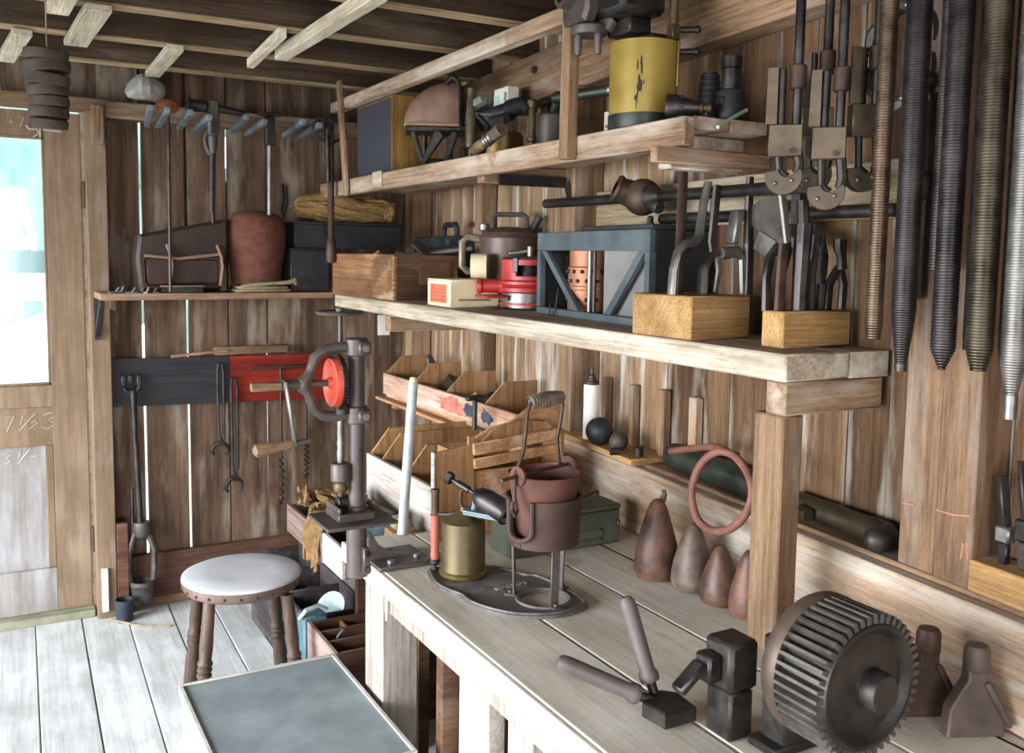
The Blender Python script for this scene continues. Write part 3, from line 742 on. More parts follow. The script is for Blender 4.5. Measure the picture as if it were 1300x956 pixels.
# crank with wooden handle and the spare bar beyond the axle
m = MB(); m.bar((-.166, -.013, .430), (-.145, -.013, .285), .007, .015, .002, (0, 1, 0)); m.build('crank_arm', STEEL, dp)
m = MB(); m.lathe([(0, 0), (.008, 0), (.010, .012), (.009, .024), (.012, .045), (.0155, .066), (.014, .082), (.006, .088), (0, .088)], 16, align((-.150, -.013, .291), (-1, 0, -.10))); m.build('crank_handle', W_HANDLE, dp)
m = MB(); m.cyl((-.149, -.013, .291), (-.112, -.013, .296), .006, n=10); m.build('crank_pin', DRILLP, dp)
m = MB(); m.box(-.238, -.171, -.009, .009, .410, .428, .002); m.build('crank_bar', W_HANDLE, dp)
# spindle, chuck, screw and hand wheel
m = MB(); m.lathe([(0, .236), (.008, .236), (.009, .26), (.007, .27), (.009, .28), (.007, .29), (.008, .30), (.008, .338), (0, .338)], 14, T(-.038, 0, 0)); m.build('spindle', STEEL, dp)
m = MB(); m.lathe([(0, .190), (.016, .190), (.023, .197), (.023, .228), (.020, .235), (0, .235)], 24, T(-.038, 0, 0)); ck = m.build('chuck', DRILLP, dp)
m = MB(); m.lathe([(0, .158), (.005, .158), (.007, .168), (.014, .170), (.017, .180), (.014, .1895), (0, .1895)], 20, T(-.038, 0, 0)); m.build('chuck_jaw_sleeve', BRASS, ck)
m = MB(); m.cyl((-.038, 0, .508), (-.038, 0, .575), .0055, n=12); m.build('feed_screw', STEELD, dp)
m = MB(); m.tube([(-.038+.050*math.cos(a), .050*math.sin(a), .576) for a in [2*PI*i/28 for i in range(28)]], .0045, 8, True)
for a in (20, 140, 260): m.bar((-.038, 0, .576), (-.038+.049*math.cos(math.radians(a)), .049*math.sin(math.radians(a)), .576), .007, .004)
m.cyl((-.038, 0, .570), (-.038, 0, .586), .010, n=12); m.build('hand_wheel', DRILLP, dp)
# work table with little vice
m = MB(); m.box(-.092, .075, -.07, .075, .098, .106, .002); tb = m.build('work_table', DRILLP, dp)
m = MB(); m.box(-.056, .03, -.04, .05, .1065, .125, .002); m.box(-.056, -.049, -.04, .05, .1255, .140, .002); m.build('vice_body', DRILLP, tb)
m = MB(); m.cyl((-.044, .01, .1415), (.018, .01, .1415), .0155, n=16, ch=.002); m.build('vice_jaw', IRON, tb)
m = MB(); m.cyl((0, 0, .085), (0, 0, .0975), .0285, n=24); m.build('table_collar', DRILLP, tb)

# ---- plumber's furnace: paraffin tank and pot holder on one ornate cast base
FX, FY = .935, 1.68
fz = thing('solder_furnace', "brass blowlamp tank and rusty pot holder on one ornate cast iron base", 'furnace', (FX, FY, .7105))
out = [(.835, 1.858), (.826, 1.83), (.818, 1.80), (.812, 1.76), (.818, 1.725), (.826, 1.70), (.833, 1.68), (.830, 1.655), (.832, 1.63), (.842, 1.60), (.856, 1.570), (.878, 1.54), (.905, 1.518), (.94, 1.502), (.98, 1.497), (1.01, 1.505), (1.035, 1.512), (1.048, 1.53), (1.052, 1.56), (1.050, 1.61), (1.048, 1.65), (1.043, 1.69), (1.034, 1.72), (1.015, 1.725), (1.005, 1.765), (.985, 1.80), (.958, 1.825), (.93, 1.84), (.90, 1.868), (.865, 1.875)]
def smooth(pts, it=1):
    for _ in range(it):
        q = []
        for i in range(len(pts)):
            a, b = Vector(pts[i]), Vector(pts[(i+1) % len(pts)]); q += [tuple(a*.75+b*.25), tuple(a*.25+b*.75)]
        pts = q
    return pts
out = smooth([(x-FX, y-FY) for x, y in out])
hc = (.975-FX, 1.585-FY); hole = [(hc[0]+.050*math.cos(2*PI*i/36), hc[1]+.050*math.sin(2*PI*i/36)) for i in range(36)]
m = MB(); m.prism(out, 0, .007, None, .0015, hole); bp_ = m.build('base_plate', PLATE, fz)
m = MB()
cen = Vector((sum(p[0] for p in out)/len(out), sum(p[1] for p in out)/len(out)))
def inset(k): return [tuple(cen+(Vector(p)-cen)*k) for p in out]
m.tube([(x, y, .0075) for x, y in inset(.955)], .0038, 6, True); m.build('rim_moulding', PLATE, bp_)
MB().tube([(x, y, .0075) for x, y in [(hc[0]+.055*math.cos(2*PI*i/36), hc[1]+.055*math.sin(2*PI*i/36)) for i in range(36)]], .0045, 6, True).build('ring_moulding', PLATE, bp_)
cu = bpy.data.curves.new('lettering', 'FONT'); cu.body = 'RADIUS'; cu.size = .021; cu.extrude = .0012; cu.align_x = 'CENTER'; cu.space_character = 1.15
to = bpy.data.objects.new('lettering_tmp', cu); COL.objects.link(to)
bpy.context.view_layer.update()
tm = bpy.data.meshes.new_from_object(to.evaluated_get(bpy.context.evaluated_depsgraph_get())); bpy.data.objects.remove(to)
tm.materials.clear()
put('raised_lettering', tm, surf('worn_bright_letters', '#7d7876', '#98928e', .5, .4, 30), bp_, (.951-FX, 1.672-FY, .0084), math.radians(4))
# tank
cx, cy = .893-FX, 1.792-FY
m = MB(); m.lathe([(0, .0085), (.050, .0085), (.051, .013), (.048, .019), (.0475, .121), (.0465, .128), (.032, .139), (.014, .149), (.009, .152), (.008, .160), (0, .160)], 40, T(cx, cy, 0)); tk = m.build('tank', BRASS, fz)
m = MB(); m.lathe([(.0482, .015), (.052, .0125), (.0525, .018), (.0485, .022)], 40, T(cx, cy, 0)); m.build('foot_ring', BRASSL, tk)
m = MB(); m.lathe([(0, .112), (.011, .112), (.012, .130), (.008, .136), (0, .136)], 12, T(cx+.026, cy-.018, .014)); m.build('filler_cap', IRONB, tk)
# pump at its side
px_, py_ = .847-FX, 1.842-FY
m = MB(); m.lathe([(0, .035), (.0095, .035), (.0105, .045), (.0095, .05), (.0095, .132), (.0115, .135), (0, .135)], 14, T(px_, py_, 0)); m.build('pump_grip', REDPUMP, fz)
m = MB(); m.lathe([(0, .136), (.0085, .136), (.0085, .182), (.0105, .186), (.010, .192), (0, .192)], 14, T(px_, py_, 0)); m.build('pump_cap', IRONB, fz)
m = MB(); m.lathe([(0, .0085), (.007, .0085), (.007, .022), (.011, .026), (.011, .0345), (0, .0345)], 12, T(px_, py_, 0)); m.tube([(px_, py_, .018), (cx-.03, cy+.035, .020)], .0045, 8)
m.tube([(px_, py_, .136), (px_+.02, py_-.02, .137), (cx-.012, cy+.012, .143)], .005, 8); m.tube([(px_, py_, .018), (px_, py_, .138)], .0042, 6); m.build('pump_bracket', IRON, fz)
# burner
b0 = Vector((.867-FX, 1.826-FY, .222)); b1 = Vector((.958-FX, 1.682-FY, .155)); bd_ = (b1-b0).normalized()
m = MB(); hexpr(m, b0, bd_, .014, .014); m.build('burner_knob', IRON, fz)
m = MB(); m.cyl(b0+bd_*.0145, b0+bd_*.085, .0045); m.cyl(b0+bd_*.030, b0+bd_*.062, .008, n=12); m.build('burner_needle', STEELD, fz)
m = MB(); m.lathe([(0, .0), (.012, .0), (.021, .012), (.025, .03), (.025, .075), (.028, .085), (.026, .09), (.020, .084), (.018, .04), (0, .03)], 28, align(b0+bd_*.078, bd_)); m.build('burner_barrel', STEELD, fz)
m = MB(); m.tube([(cx, cy, .150), (cx-.006, cy+.008, .172), (cx-.004, cy+.004, .196), b0+bd_*.062], .0045, 8); m.build('fuel_pipe', IRONB, fz)
m = MB(); q0 = Vector((cx+.004, cy-.005, .152)); q1 = Vector((.970-FX, 1.700-FY, .144)); m.bar(q0, q1, .050, .008, .003); m.bar(q0+Vector((0, 0, .006)), q1+Vector((0, 0, .006)), .054, .003); m.cyl((cx+.012, cy-.022, .152), (cx+.014, cy-.030, .185), .0065, n=10); m.build('drip_tray', GALV, fz)
# pot holder: open cylinder with a U-shaped mouth towards the burner, on three legs
hx, hy = .975-FX, 1.592-FY
mouth = math.degrees(math.atan2(cy-hy, cx-hx))
mouth += 89
R = .074; z0, z1 = .128, .226
m = MB(); n = 48; ring = []
for k, (r, z) in enumerate(((R, z0), (R+.001, z0+.03), (R+.002, z1-.004), (R+.004, z1))):
    ring.append([(r*math.cos(math.radians(mouth+360*i/n)), r*math.sin(math.radians(mouth+360*i/n)), z) for i in range(n+1)])
def hgrid(rows, t):
    outv = [[m._v((hx+c[0], hy+c[1], c[2]), None) for c in rw] for rw in rows]
    inv = [[m._v((hx+c[0]*(1-t/R), hy+c[1]*(1-t/R), c[2]), None) for c in rw] for rw in rows]
    K = len(rows); Nn = len(rows[0])
    for G in (outv, inv):
        for a in range(K-1):
            for b in range(Nn-1): m.bm.faces.new([G[a][b], G[a][b+1], G[a+1][b+1], G[a+1][b]])
    for b in range(Nn-1):
        m.bm.faces.new([outv[0][b], outv[0][b+1], inv[0][b+1], inv[0][b]]); m.bm.faces.new([outv[-1][b], outv[-1][b+1], inv[-1][b+1], inv[-1][b]])
    for a in range(K-1):
        m.bm.faces.new([outv[a][0], outv[a+1][0], inv[a+1][0], inv[a][0]]); m.bm.faces.new([outv[a][-1], outv[a+1][-1], inv[a+1][-1], inv[a][-1]])
rows = []; half = 21.0
for k in range(9):
    z = z0+(z1-z0)*k/8
    zl = z0+.018+.022
    h = half if z >= zl else (half*math.sqrt(max(0, 1-((zl-z)/.022)**2)) if z > z0+.018 else 0.6)
    rr = R+.004*(z-z0)/(z1-z0)
    rows.append([(rr*math.cos(math.radians(mouth+h+(360-2*h)*i/n)), rr*math.sin(math.radians(mouth+h+(360-2*h)*i/n)), z) for i in range(n+1)])
hgrid(rows, .005); m.build('pot_holder', RUST, fz)
m = MB()
U = []
for k in range(9): U.append((-half, z1-(z1-z0-.04)*k/8))
U += [(-half*math.cos(math.radians(a)), z0+.04-.022*math.sin(math.radians(a))) for a in range(15, 180, 15)]
for k in range(9): U.append((half, z0+.04+(z1-z0-.04)*k/8))
m.tube([(hx+(R+.006)*math.cos(math.radians(mouth+a)), hy+(R+.006)*math.sin(math.radians(mouth+a)), z) for a, z in U], .0055, 8); m.build('mouth_rib', RUST, fz)
m = MB(); m.lathe([(0, z0-.002), (R-.004, z0-.002), (R, z0+.003), (R-.006, z0+.004), (0, z0+.002)], 36, T(hx, hy, 0)); m.build('holder_floor', RUST, fz)
for a in (mouth+62, mouth+178, mouth-62):
    ca, sa = math.cos(math.radians(a)), math.sin(math.radians(a))
    m = MB(); m.bar((hx+.058*ca, hy+.058*sa, .004), (hx+.062*ca, hy+.062*sa, z0-.003), .018, .005, .001, (ca, sa, 0)); lg = m.build('leg', DRILLP, fz)
    m = MB(); m.box(-.012, .012, -.010, .010, 0, .006, .001, T(hx+.066*ca, hy+.066*sa, .0075) @ RZ(a)); hexpr(m, (hx+.067*ca, hy+.067*sa, .0136), (0, 0, 1), .006, .005); m.build('foot_lug', DRILLP, lg)

# ---- lead pot sitting in the holder, with wire bail and coiled grip
lp = thing('lead_pot', 'rusty iron melting pot with tall wire bail, sitting in the furnace holder', 'pot', (.975, 1.592, .8445))
m = MB(); m.lathe([(0, .0), (.045, .0), (.058, .012), (.064, .05), (.068, .10), (.073, .130), (.075, .136), (.073, .1375), (.069, .130), (.062, .07), (.045, .05), (0, .048)], 44); m.build('bowl', RUSTP, lp)
m = MB(); m.lathe([(0, .060), (.055, .060), (.056, .055), (0, .055)], 30); m.build('solder_pool', BRASS, lp)
ea = 15.0
for k in (0, 180):
    mm = RZ(ea+k) @ T(.0745, 0, .140)
    m = MB(); m.lathe([(0, -.003), (.020, -.003), (.020, .003), (0, .003)], 24, mm @ RY(90)); m.cyl((.0035, 0, 0), (.009, 0, 0), .007, n=10) if False else None
    m.build('ear', RUSTP, lp)
M0 = RZ(ea)
def lpv(x, y, z): return M0 @ Vector((x, y, z))
m = MB(); m.tube([lpv(-.120, 0, .138), lpv(-.02, .0, .142), lpv(.082, 0, .143)], .0038, 8); m.build('tilt_rod', IRONB, lp)
bp1 = [(-.100, -.012, .095), (-.106, -.015, .080), (-.098, -.016, .068), (-.088, -.012, .075), (-.090, -.005, .098), (-.080, .004, .140), (-.058, .004, .185), (-.052, .002, .235), (-.052, 0, .268), (-.040, 0, .284)]
bp2 = [(.044, 0, .287), (.052, 0, .270), (.044, 0, .230), (.036, 0, .200), (.044, 0, .150), (.060, 0, .142)]
m = MB(); m.tube([lpv(*p) for p in bp1], .0042, 8); m.tube([lpv(*p) for p in [(-.03, 0, .284), (.04, 0, .283)]], .004, 8); m.tube([lpv(*p) for p in bp2], .0042, 8); m.build('bail', IRONB, lp)
m = MB(); L = .076
gA = lpv(-.042, 0, .284); gB = lpv(.046, 0, .287); gd = (gB-gA)
for k in range(13):
    t = k/12; r = .011+.006*math.sin(PI*(.1+.85*t)); c = gA+gd*t
    m.lathe([(r-.003, -.0040), (r, -.0015), (r, .0015), (r-.003, .0040)], 16, align(c, gd))
m.cyl(gA, gB, .009, n=14); m.build('coiled_grip', surf('plaited_grip', '#4c4238', '#7a6c5c', .1, .7, 60, bump=.6), lp)
m = MB(); m.lathe([(.018, 0), (.022, .004), (.022, .018), (.018, .02), (.016, .016), (.016, .004)], 20, T(-.03, .02, .072) @ RZ(20) @ RX(70)); tag(m.build('brass_ring', BRASSL, None, (.975, 1.592, .8445)), 'small brass ring lying inside the rusty melting pot', 'ring')
L_ = bpy.data.objects['brass_ring']; L_.location = (.972, 1.600, .868)

# ---- lead pears along the back of the bench
def pear(name, loc, H, R, mat, label, stem=.1, lean=0):
    pr_ = [(0, 0), (.62, 0), (.84, .02), (.97, .09), (1.0, .16), (.97, .30), (.88, .45), (.74, .60), (.56, .76), (.42, .88), (.30, .95), (.17, .985), (0, 1.0)]
    m = MB(); m.lathe([(r*R, z*H) for r, z in pr_], 36); m.noise(.0015, 18, loc[0]*9)
    t = thing(name, label, 'weight', loc, 0, 'cast weights along the back of the bench'); m.build('body', mat, t)
    if stem: m = MB(); m.tube([(0.012, 0, H*.97), (.015, -.004, H+stem*.5), (.013, -.002, H+stem)], [.008, .006, .005], 8); m.build('stem', mat, t)
    if lean: t.rotation_euler = (0, math.radians(lean), 0)
    return t
pear('cast_weight', (1.277, 1.602, .7105), .178, .050, PEARB, 'largest brown pear-shaped cast weight with short stem, leftmost of the row', .018)
pear('cast_weight', (1.300, 1.508, .7105), .145, .045, PEARG, 'grey-brown round-topped cast weight under the rubber ring, second from left', 0)
pear('cast_weight', (1.298, 1.418, .7105), .120, .042, PEARB, 'small reddish pear-shaped cast weight right beneath the rubber ring', .0)
pear('cast_weight', (1.300, 1.338, .7105), .135, .038, PEARB, 'slim reddish cast weight half hidden behind the shelf post', .0)
m = MB(); m.lathe([(0, 0), (.022, 0), (.020, .03), (.006, .10), (0, .103)], 18)
tag(m.build('wooden_cone', W_PLY, None, (1.275, 1.135, .711)), 'pale wooden cone between shelf post and large gear', 'cone')
# ring of red-brown hose resting on the weights and the green cylinder
rc = Vector((1.27, 1.395, .955))
hose = [(1.405, 1.719, 0.96), (1.39, 1.623, 0.987), (1.36, 1.523, 1.011), (1.32, 1.419, 1.019), (1.29, 1.345, 1.004), (1.275, 1.312, 0.97), (1.27, 1.322, 0.926), (1.27, 1.362, 0.886), (1.275, 1.419, 0.865), (1.28, 1.472, 0.874), (1.285, 1.5, 0.914), (1.29, 1.498, 0.959), (1.3, 1.479, 0.999), (1.31, 1.443, 1.022), (1.33, 1.411, 1.015)]
hv = [Vector(p) for p in hose]; fine = []
for k in range(len(hv)-1):
    p0, p1, p2, p3 = hv[max(k-1, 0)], hv[k], hv[k+1], hv[min(k+2, len(hv)-1)]
    for q in range(4):
        t_ = q/4; fine.append(.5*((2*p1)+(p2-p0)*t_+(2*p0-5*p1+4*p2-p3)*t_*t_+(3*p1-p0-3*p2+p3)*t_**3))
fine.append(hv[-1])
rel_ring = [p-rc for p in fine]
rg = thing('rubber_ring', 'red-brown rubber hose looped into a ring over the cast weights', 'hose', rc)
m = MB(); m.tube(rel_ring, .0085, 10); m.build('hose', RUBBER, rg)

# ---- green metal box behind the furnace
gb = thing('green_metal_box', 'low olive green metal box with latch, on bench behind the rusty pot', 'box', (1.20, 1.86, .7105), 0)
m = MB(); m.box(-.155, .155, -.012, .09, 0, .085, .003); m.build('body', GREENM, gb)
m = MB(); m.box(-.157, .157, -.014, .092, .0855, .098, .003); m.build('lid', GREENM, gb)
m = MB(); m.box(.145, .153, -.018, -.0125, .035, .058, .001); m.build('latch', BRASSL, gb)
m = MB(); m.box(.02, .10, -.016, -.0125, .015, .020); m.box(.02, .10, -.016, -.0125, .038, .043); m.box(.02, .025, -.016, -.0125, .015, .043); m.box(.095, .1, -.016, -.0125, .015, .043); m.build('label_frame', GREENM, gb)
m = MB(); m.tube([(-.03, 0, .105), (.02, .03, .106), (.08, .03, .115), (.12, .04, .122), (.13, .05, .112)], .004, 7); tag(m.build('iron_hook', IRONB, None, (1.20, 1.86, .7105)), 'thin bent iron hook lying on the green metal box', 'hook')

# ---- on the ledge
bt = thing('white_bottle', 'tall white cylinder with metal nozzle on ledge beside wall post', 'bottle', (1.478, 2.165, .9065), 0)
m = MB(); m.lathe([(0, 0), (.023, 0), (.0225, .148), (.021, .153), (0, .153)], 28); m.build('body', WHITEP, bt)
m = MB(); m.lathe([(0, .1535), (.021, .1535), (.021, .162), (.014, .164), (.014, .170), (0, .170)], 24); m.build('collar', IRONB, bt)
m = MB(); m.lathe([(0, .1705), (.010, .1705), (.010, .178), (.0055, .182), (.0045, .198), (0, .2)], 14); m.build('nozzle', BRONZE, bt)
bt.rotation_euler = (0, 0, 0)
m = MB(); m.sphere((0, 0, 0), .038, 32); tag(m.build('iron_ball', surf('black_ball', '#1f2022', '#2f3032', .3, .42, 30), None, (1.445, 2.075, .9445)), 'larger smooth black ball on ledge beside the white bottle', 'ball')
m = MB(); m.sphere((0, 0, 0), .0255, 28); tag(m.build('iron_ball', surf('brown_ball', '#3c3531', '#51473f', .3, .5, 30), None, (1.445, 1.985, .932)), 'smaller brown ball right of the black ball', 'ball')
m = MB(); m.lathe([(.005, -.014), (.010, -.012), (.010, .012), (.005, .014), (.005, -.014)], 16, RY(90) @ RX(20)); tag(m.build('iron_sleeve', IRON, None, (1.405, 1.945, .9165)), 'tiny dark sleeve on ledge in front of the brown ball', 'sleeve')
m = MB(); m.lathe([(.006, -.012), (.012, -.012), (.012, .010), (.006, .012), (.006, -.012)], 16); tag(m.build('iron_nut', IRON, None, (1.455, 1.91, .9185)), 'small dark iron nut right of the brown ball', 'nut')
def lay(Ya, Yb, r, off, z0): # frame of something lying along the ledge, z along it
    p0 = Vector((wx(Ya)-off, Ya, z0+r)); p1 = Vector((wx(Yb)-off, Yb, z0+r)); return p0, p1-p0
p, d_ = lay(1.82, 1.445, .0335, .040, .8905)
gc = thing('gas_cylinder', 'dark green cylinder lying on ledge behind the rubber ring', 'cylinder', p); L = d_.length
mm = align((0, 0, 0), d_)
m = MB(); m.lathe([(0, 0), (.026, 0), (.031, .006), (.0335, .020), (.0335, L-.02), (.030, L), (0, L)], 30, mm); m.build('body', BRONZE, gc)
m = MB(); m.lathe([(0, -.02), (.011, -.02), (.013, -.004), (.020, -.0005), (0, -.0005)], 16, mm); m.build('valve_end', IRON, gc)
p, d_ = lay(1.385, 1.095, .0255, .034, .8905)
tc_ = thing('bronze_tube', 'brown bronze tube with side spout and elbow end on ledge right of shelf post', 'cylinder', p); L = d_.length
mm = align((0, 0, 0), d_)
m = MB(); m.lathe([(0, -.014), (.010, -.014), (.012, -.004), (.020, 0), (.0245, .010), (.0245, .10), (.0255, .104), (.0255, .110), (.0245, .114), (.0245, L-.08), (.0255, L-.075), (.0255, L-.055), (0, L-.055)], 28, mm); m.build('body', BRONZB, tc_)
e0 = mm @ Vector((0, 0, L-.058)); ed = d_.normalized(); em = Vector((-1, .1, 0))
m = MB(); m.tube([e0, e0+ed*.028, e0+ed*.042+em*.012, e0+ed*.045+em*.038], [.0255, .0255, .0245, .023], 18); m.sphere(e0+ed*.045+em*.040, .0232, 16); m.build('elbow', IRON, tc_)
s0 = mm @ Vector((0, 0, .070)); m = MB(); m.tube([s0+em*.020, s0+em*.036, s0+em*.042+ed*.012, s0+em*.042+ed*.034], [.010, .012, .013, .0125], 12); m.cyl(s0+em*.022, s0+em*.030, .014, n=14); m.build('spout', BRONZB, tc_)
# small wooden block of upright tools at the right end of the ledge
bl = thing('tool_block', 'sawn wooden block with dark tools on ledge at right edge of picture', 'tool rack', (wx(.86)-.035, .86, .8905), WR)
MB().box(-.055, .10, -.040, .025, 0, .052, .002).build('block', W_BLOCK, bl)
for i, (x, y, h, w) in enumerate(((-.012, -.012, .10, .016), (.022, -.01, .13, .018), (.055, .0, .12, .016))):
    t = thing('punch_tool', ('short steel-tipped punch, leftmost in the block at right edge', 'tall dark forked tool, second in the block at right edge', 'dark flat tool, last in the block at right edge')[i], 'punch', Vector((wx(.86)-.035, .86, .943))+Matrix.Rotation(WR, 3, 'Z') @ Vector((x, y, 0)), WR, 'tools in the right-hand block')
    m = MB(); m.box(-w/2, w/2, -.006, .006, .0005, h*.35, .002); m.build('shank', STEELD, t)
    m = MB(); m.box(-w*.8, w*.8, -.010, .010, h*.35+.0003, h*.62, .003); m.build('body', STEEL if i == 0 else IRON, t)
    m = MB(); m.bar((0, 0, h*.62), (-w*.9, .004, h+.04), w, .010, .002); m.build('arm', IRON, t)

# ---- leaning grey pipe between bench and bins
m = MB(); p0 = Vector((.895, 2.145, .7105)); p1 = Vector((.955, 2.215, 1.10))
lpz = thing('leaning_pipe', 'pale grey round pole with cream tip, leaning by the lower parts bin', 'pole', p0)
m.cyl((0, 0, 0), (p1-p0)*.96, .0125, n=18); m.build('shaft', PIPEG, lpz)
m = MB(); m.cyl((p1-p0)*.9605, p1-p0, .0115, .0095, n=18, ch=.002); m.build('tip', CARD, lpz)

# ---- front right: big gear on a stub shaft, vice block, two clamps, long handled cutter
GC = Vector((1.0, .80, .857))
gt = thing('gear_wheel', 'large dark spur gear wheel with backing disc, at front right of bench', 'gear', (GC.x, GC.y, .711))
gz = GC.z-.711; Mg = T(0, 0, gz) @ RX(90) @ Matrix.Diagonal((.943, .943, 1.2, 1))                     # local z of the lathe points to the camera side (-y)
Ro = .105
m = MB(); m.lathe([(0, .004), (.030, .004), (.030, .0), (.074, -.006), (.082, .0), (.084, .002), (.090, .002), (.0925, -.001), (.0925, -.062), (0, -.062)], 56, Mg); m.build('web', IRON, gt)
m = MB(); N = 46
for i in range(N):
    mm = Mg @ Matrix.Rotation(2*PI*i/N, 4, 'Z'); w0, w1 = .0045, .0024
    vv = [m._v(c, mm) for c in ((.0915, -w0, 0), (.0915, w0, 0), (Ro, w1, 0), (Ro, -w1, 0), (.0915, -w0, -.062), (.0915, w0, -.062), (Ro, w1, -.062), (Ro, -w1, -.062))]
    for q in ((0, 1, 2, 3), (7, 6, 5, 4), (0, 3, 7, 4), (3, 2, 6, 7), (2, 1, 5, 6), (1, 0, 4, 5)): m.bm.faces.new([vv[i_] for i_ in q])
m.build('teeth', CAST, gt)
m = MB(); m.lathe([(0, -.0625), (.104, -.0625), (.106, -.066), (.106, -.078), (.102, -.084), (0, -.084)], 56, Mg); m.build('backing_disc', surf('brown_backing_disc', '#4a3c34', '#66564a', .5, .45, 12), gt)
m = MB(); m.lathe([(0, .0045), (.030, .0045), (.030, .016), (.026, .022), (0, .022)], 28, Mg); m.build('hub', IRON, gt)
m = MB(); m.cyl((0, .102, gz), (0, .17, gz), .018, n=18); m.box(-.03, .03, .115, .165, 0, gz+.02, .004); m.box(-.05, .05, .112, .17, 0, .015, .003); m.build('stand', IRON, gt)
vb = thing('vice_block', 'dark chamfered iron vice block left of the large gear', 'vice', (.955, 1.005, .711))
m = MB(); m.box(-.036, .022, -.030, .030, .075, .150, .007); m.build('jaw', IRON, vb)
m = MB(); m.box(-.030, .016, -.026, .028, 0, .0745, .004); m.build('body', IRON, vb)
m = MB(); m.box(-.062, -.038, -.014, .020, .09, .132, .004); m.bar((-.062, .004, .118), (-.105, .004, .085), .026, .014, .003); m.build('slide', STEELD, vb)
for i, (loc, lab) in enumerate((((1.262, .905, .7105), 'dark rounded clamp casting leaning on board, right of the large gear'), ((1.272, .83, .7105), 'brownish flat-topped clamp casting, rightmost at the bench back'))):
    t = thing('clamp_casting', lab, 'clamp', loc, math.radians(-25), 'clamp castings by the gear'); t.scale = (1, 1, .87)
    mat_ = IRONB if i == 0 else surf('brown_clamp', '#4d423e', '#6a5a54', .4, .5, 14)
    m = MB(); m.prism([(-.045, 0), (.045, 0), (.042, .045), (.020, .085), (.015, .10), (.015, .150), (-.015, .150), (-.016, .10), (-.025, .085), (-.042, .05)], -.011, .011, RX(90), .003); m.build('body', mat_, t)
    m = MB(); m.lathe([(0, 0), (.016, 0), (.0185, .006), (.0185, .038), (.015, .046), (0, .048)], 18, T(0, 0, .115)); m.build('socket', mat_, t)
    m = MB(); m.bar((.01, -.012, .10), (.05, -.012, .02), .014, .010, .003); m.build('rib', mat_, t)
lc = thing('long_handled_cutter', 'pair of brown rubber-gripped lever handles of a cutter at front of bench', 'cutter', (.893, 1.10, .711))
def grip(p, q):
    p, q = Vector(p), Vector(q); dd = (q-p); L = dd.length
    m = MB(); m.lathe([(0, L*.16), (.0150, L*.16), (.0162, L*.18), (.0162, L*.23), (.0125, L*.27), (.0135, L*.88), (.0125, L*.95), (.008, L-.001), (0, L)], 20, align(p, dd)); g = m.build('handle', surf('brown_grip', '#4c4040', '#5c4e4e', .0, .45, 20) if 'brown_grip' not in bpy.data.materials else bpy.data.materials['brown_grip'], lc)
    m = MB(); m.cyl(p, p+dd*.165, .008, n=12); m.build('rod', IRON, g)
grip((0.002, .016, .020), (-.026, .062, .172)); grip((-.010, .004, .020), (-.147, .070, .088))
m = MB(); m.prism([(-.03, -.05), (.03, -.05), (.035, .0), (.015, .02), (-.015, .02), (-.035, 0)], .004, .028, None, .003); m.build('head', IRON, lc)
# ================================================================== MIDDLE AND BACK SHELF
MZ = 1.2555
# old wooden box with finger joints
ob = thing('wooden_box', 'old stained open wooden box with finger joints, left end of middle shelf', 'box', (1.228, 3.025, MZ), math.radians(6))
Lx, Ly, H, t_ = .26, .505, .160, .012
MB().box(0, t_, 0, Ly, 0, H, .0015).build('side_board', W_BOXN, ob)
MB().box(Lx-t_, Lx, 0, Ly, 0, H, .0015).build('side_board', W_BOXN, ob)
MB().box(t_, Lx-t_, 0, t_, 0, H, .0015).build('end_board', W_BOXD, ob)
MB().box(t_, Lx-t_, Ly-t_, Ly, 0, H, .0015).build('end_board', W_BOXD, ob)
MB().box(t_, Lx-t_, t_, Ly-t_, .0005, .012).build('bottom', W_BOXD, ob)
m = MB()
for k in range(9): m.box(-.0004, .0, -.0004, .010, .006+k*.0172, .006+k*.0172+.0085)
for k in range(9): m.box(-.0004, .011, -.0004, .0, .006+k*.0172, .006+k*.0172+.0085)
o = m.build('finger_joint', W_BOXN, ob); o['kind'] = 'stuff'
MB().box(.10, .23, -.002, .0, .055, .135, .0005).build('patch', surf('brown_tin_patch', '#6a4c38', '#7d5d46', .3, .5, 20), ob)
# contents of the old box
for i, (p, q, r, lab, mt) in enumerate((((1.29, 3.22, 1.40), (1.52, 3.00, 1.442), .011, 'grey round bar handle jutting over right side of the old box', CAST),
      ((1.262, 3.12, 1.352), (1.42, 3.42, 1.372), .008, 'thin dark rod lying deepest in the old wooden box', IRON),)):
    m = MB(); dv = Vector(q)-Vector(p); m.cyl((0, 0, 0), dv, r, n=12, ch=.002); m.cyl(dv*.45, dv*.5, r*1.2, n=12)
    tag(m.build('iron_rod', mt, None, p), lab, 'rod')
m = MB(); m.prism([(-.05, 0), (.0, -.03), (.06, -.01), (.02, .04), (-.03, .03)], 0, .006); o = tag(m.build('grey_scrap', CAST, None, (1.36, 3.10, 1.435)), 'bent grey metal scrap sticking up from the old wooden box', 'scrap'); o.rotation_euler = (.9, .3, .4)
m = MB()
R1 = random.Random(2)
for k in range(26):
    a = Vector((R1.uniform(.04, .2), R1.uniform(.2, .40), R1.uniform(.10, .150))); m.tube([a, a+Vector((R1.uniform(-.03, .03), R1.uniform(-.03, .03), R1.uniform(.0, .03))), a+Vector((R1.uniform(-.04, .04), R1.uniform(-.04, .04), R1.uniform(-.01, .03)))], .004, 5)
o = m.build('straw_packing', HEMP, None, (1.225, 3.03, MZ)); tag(o, 'dry straw packing in the old wooden box', 'straw'); o['kind'] = 'stuff'
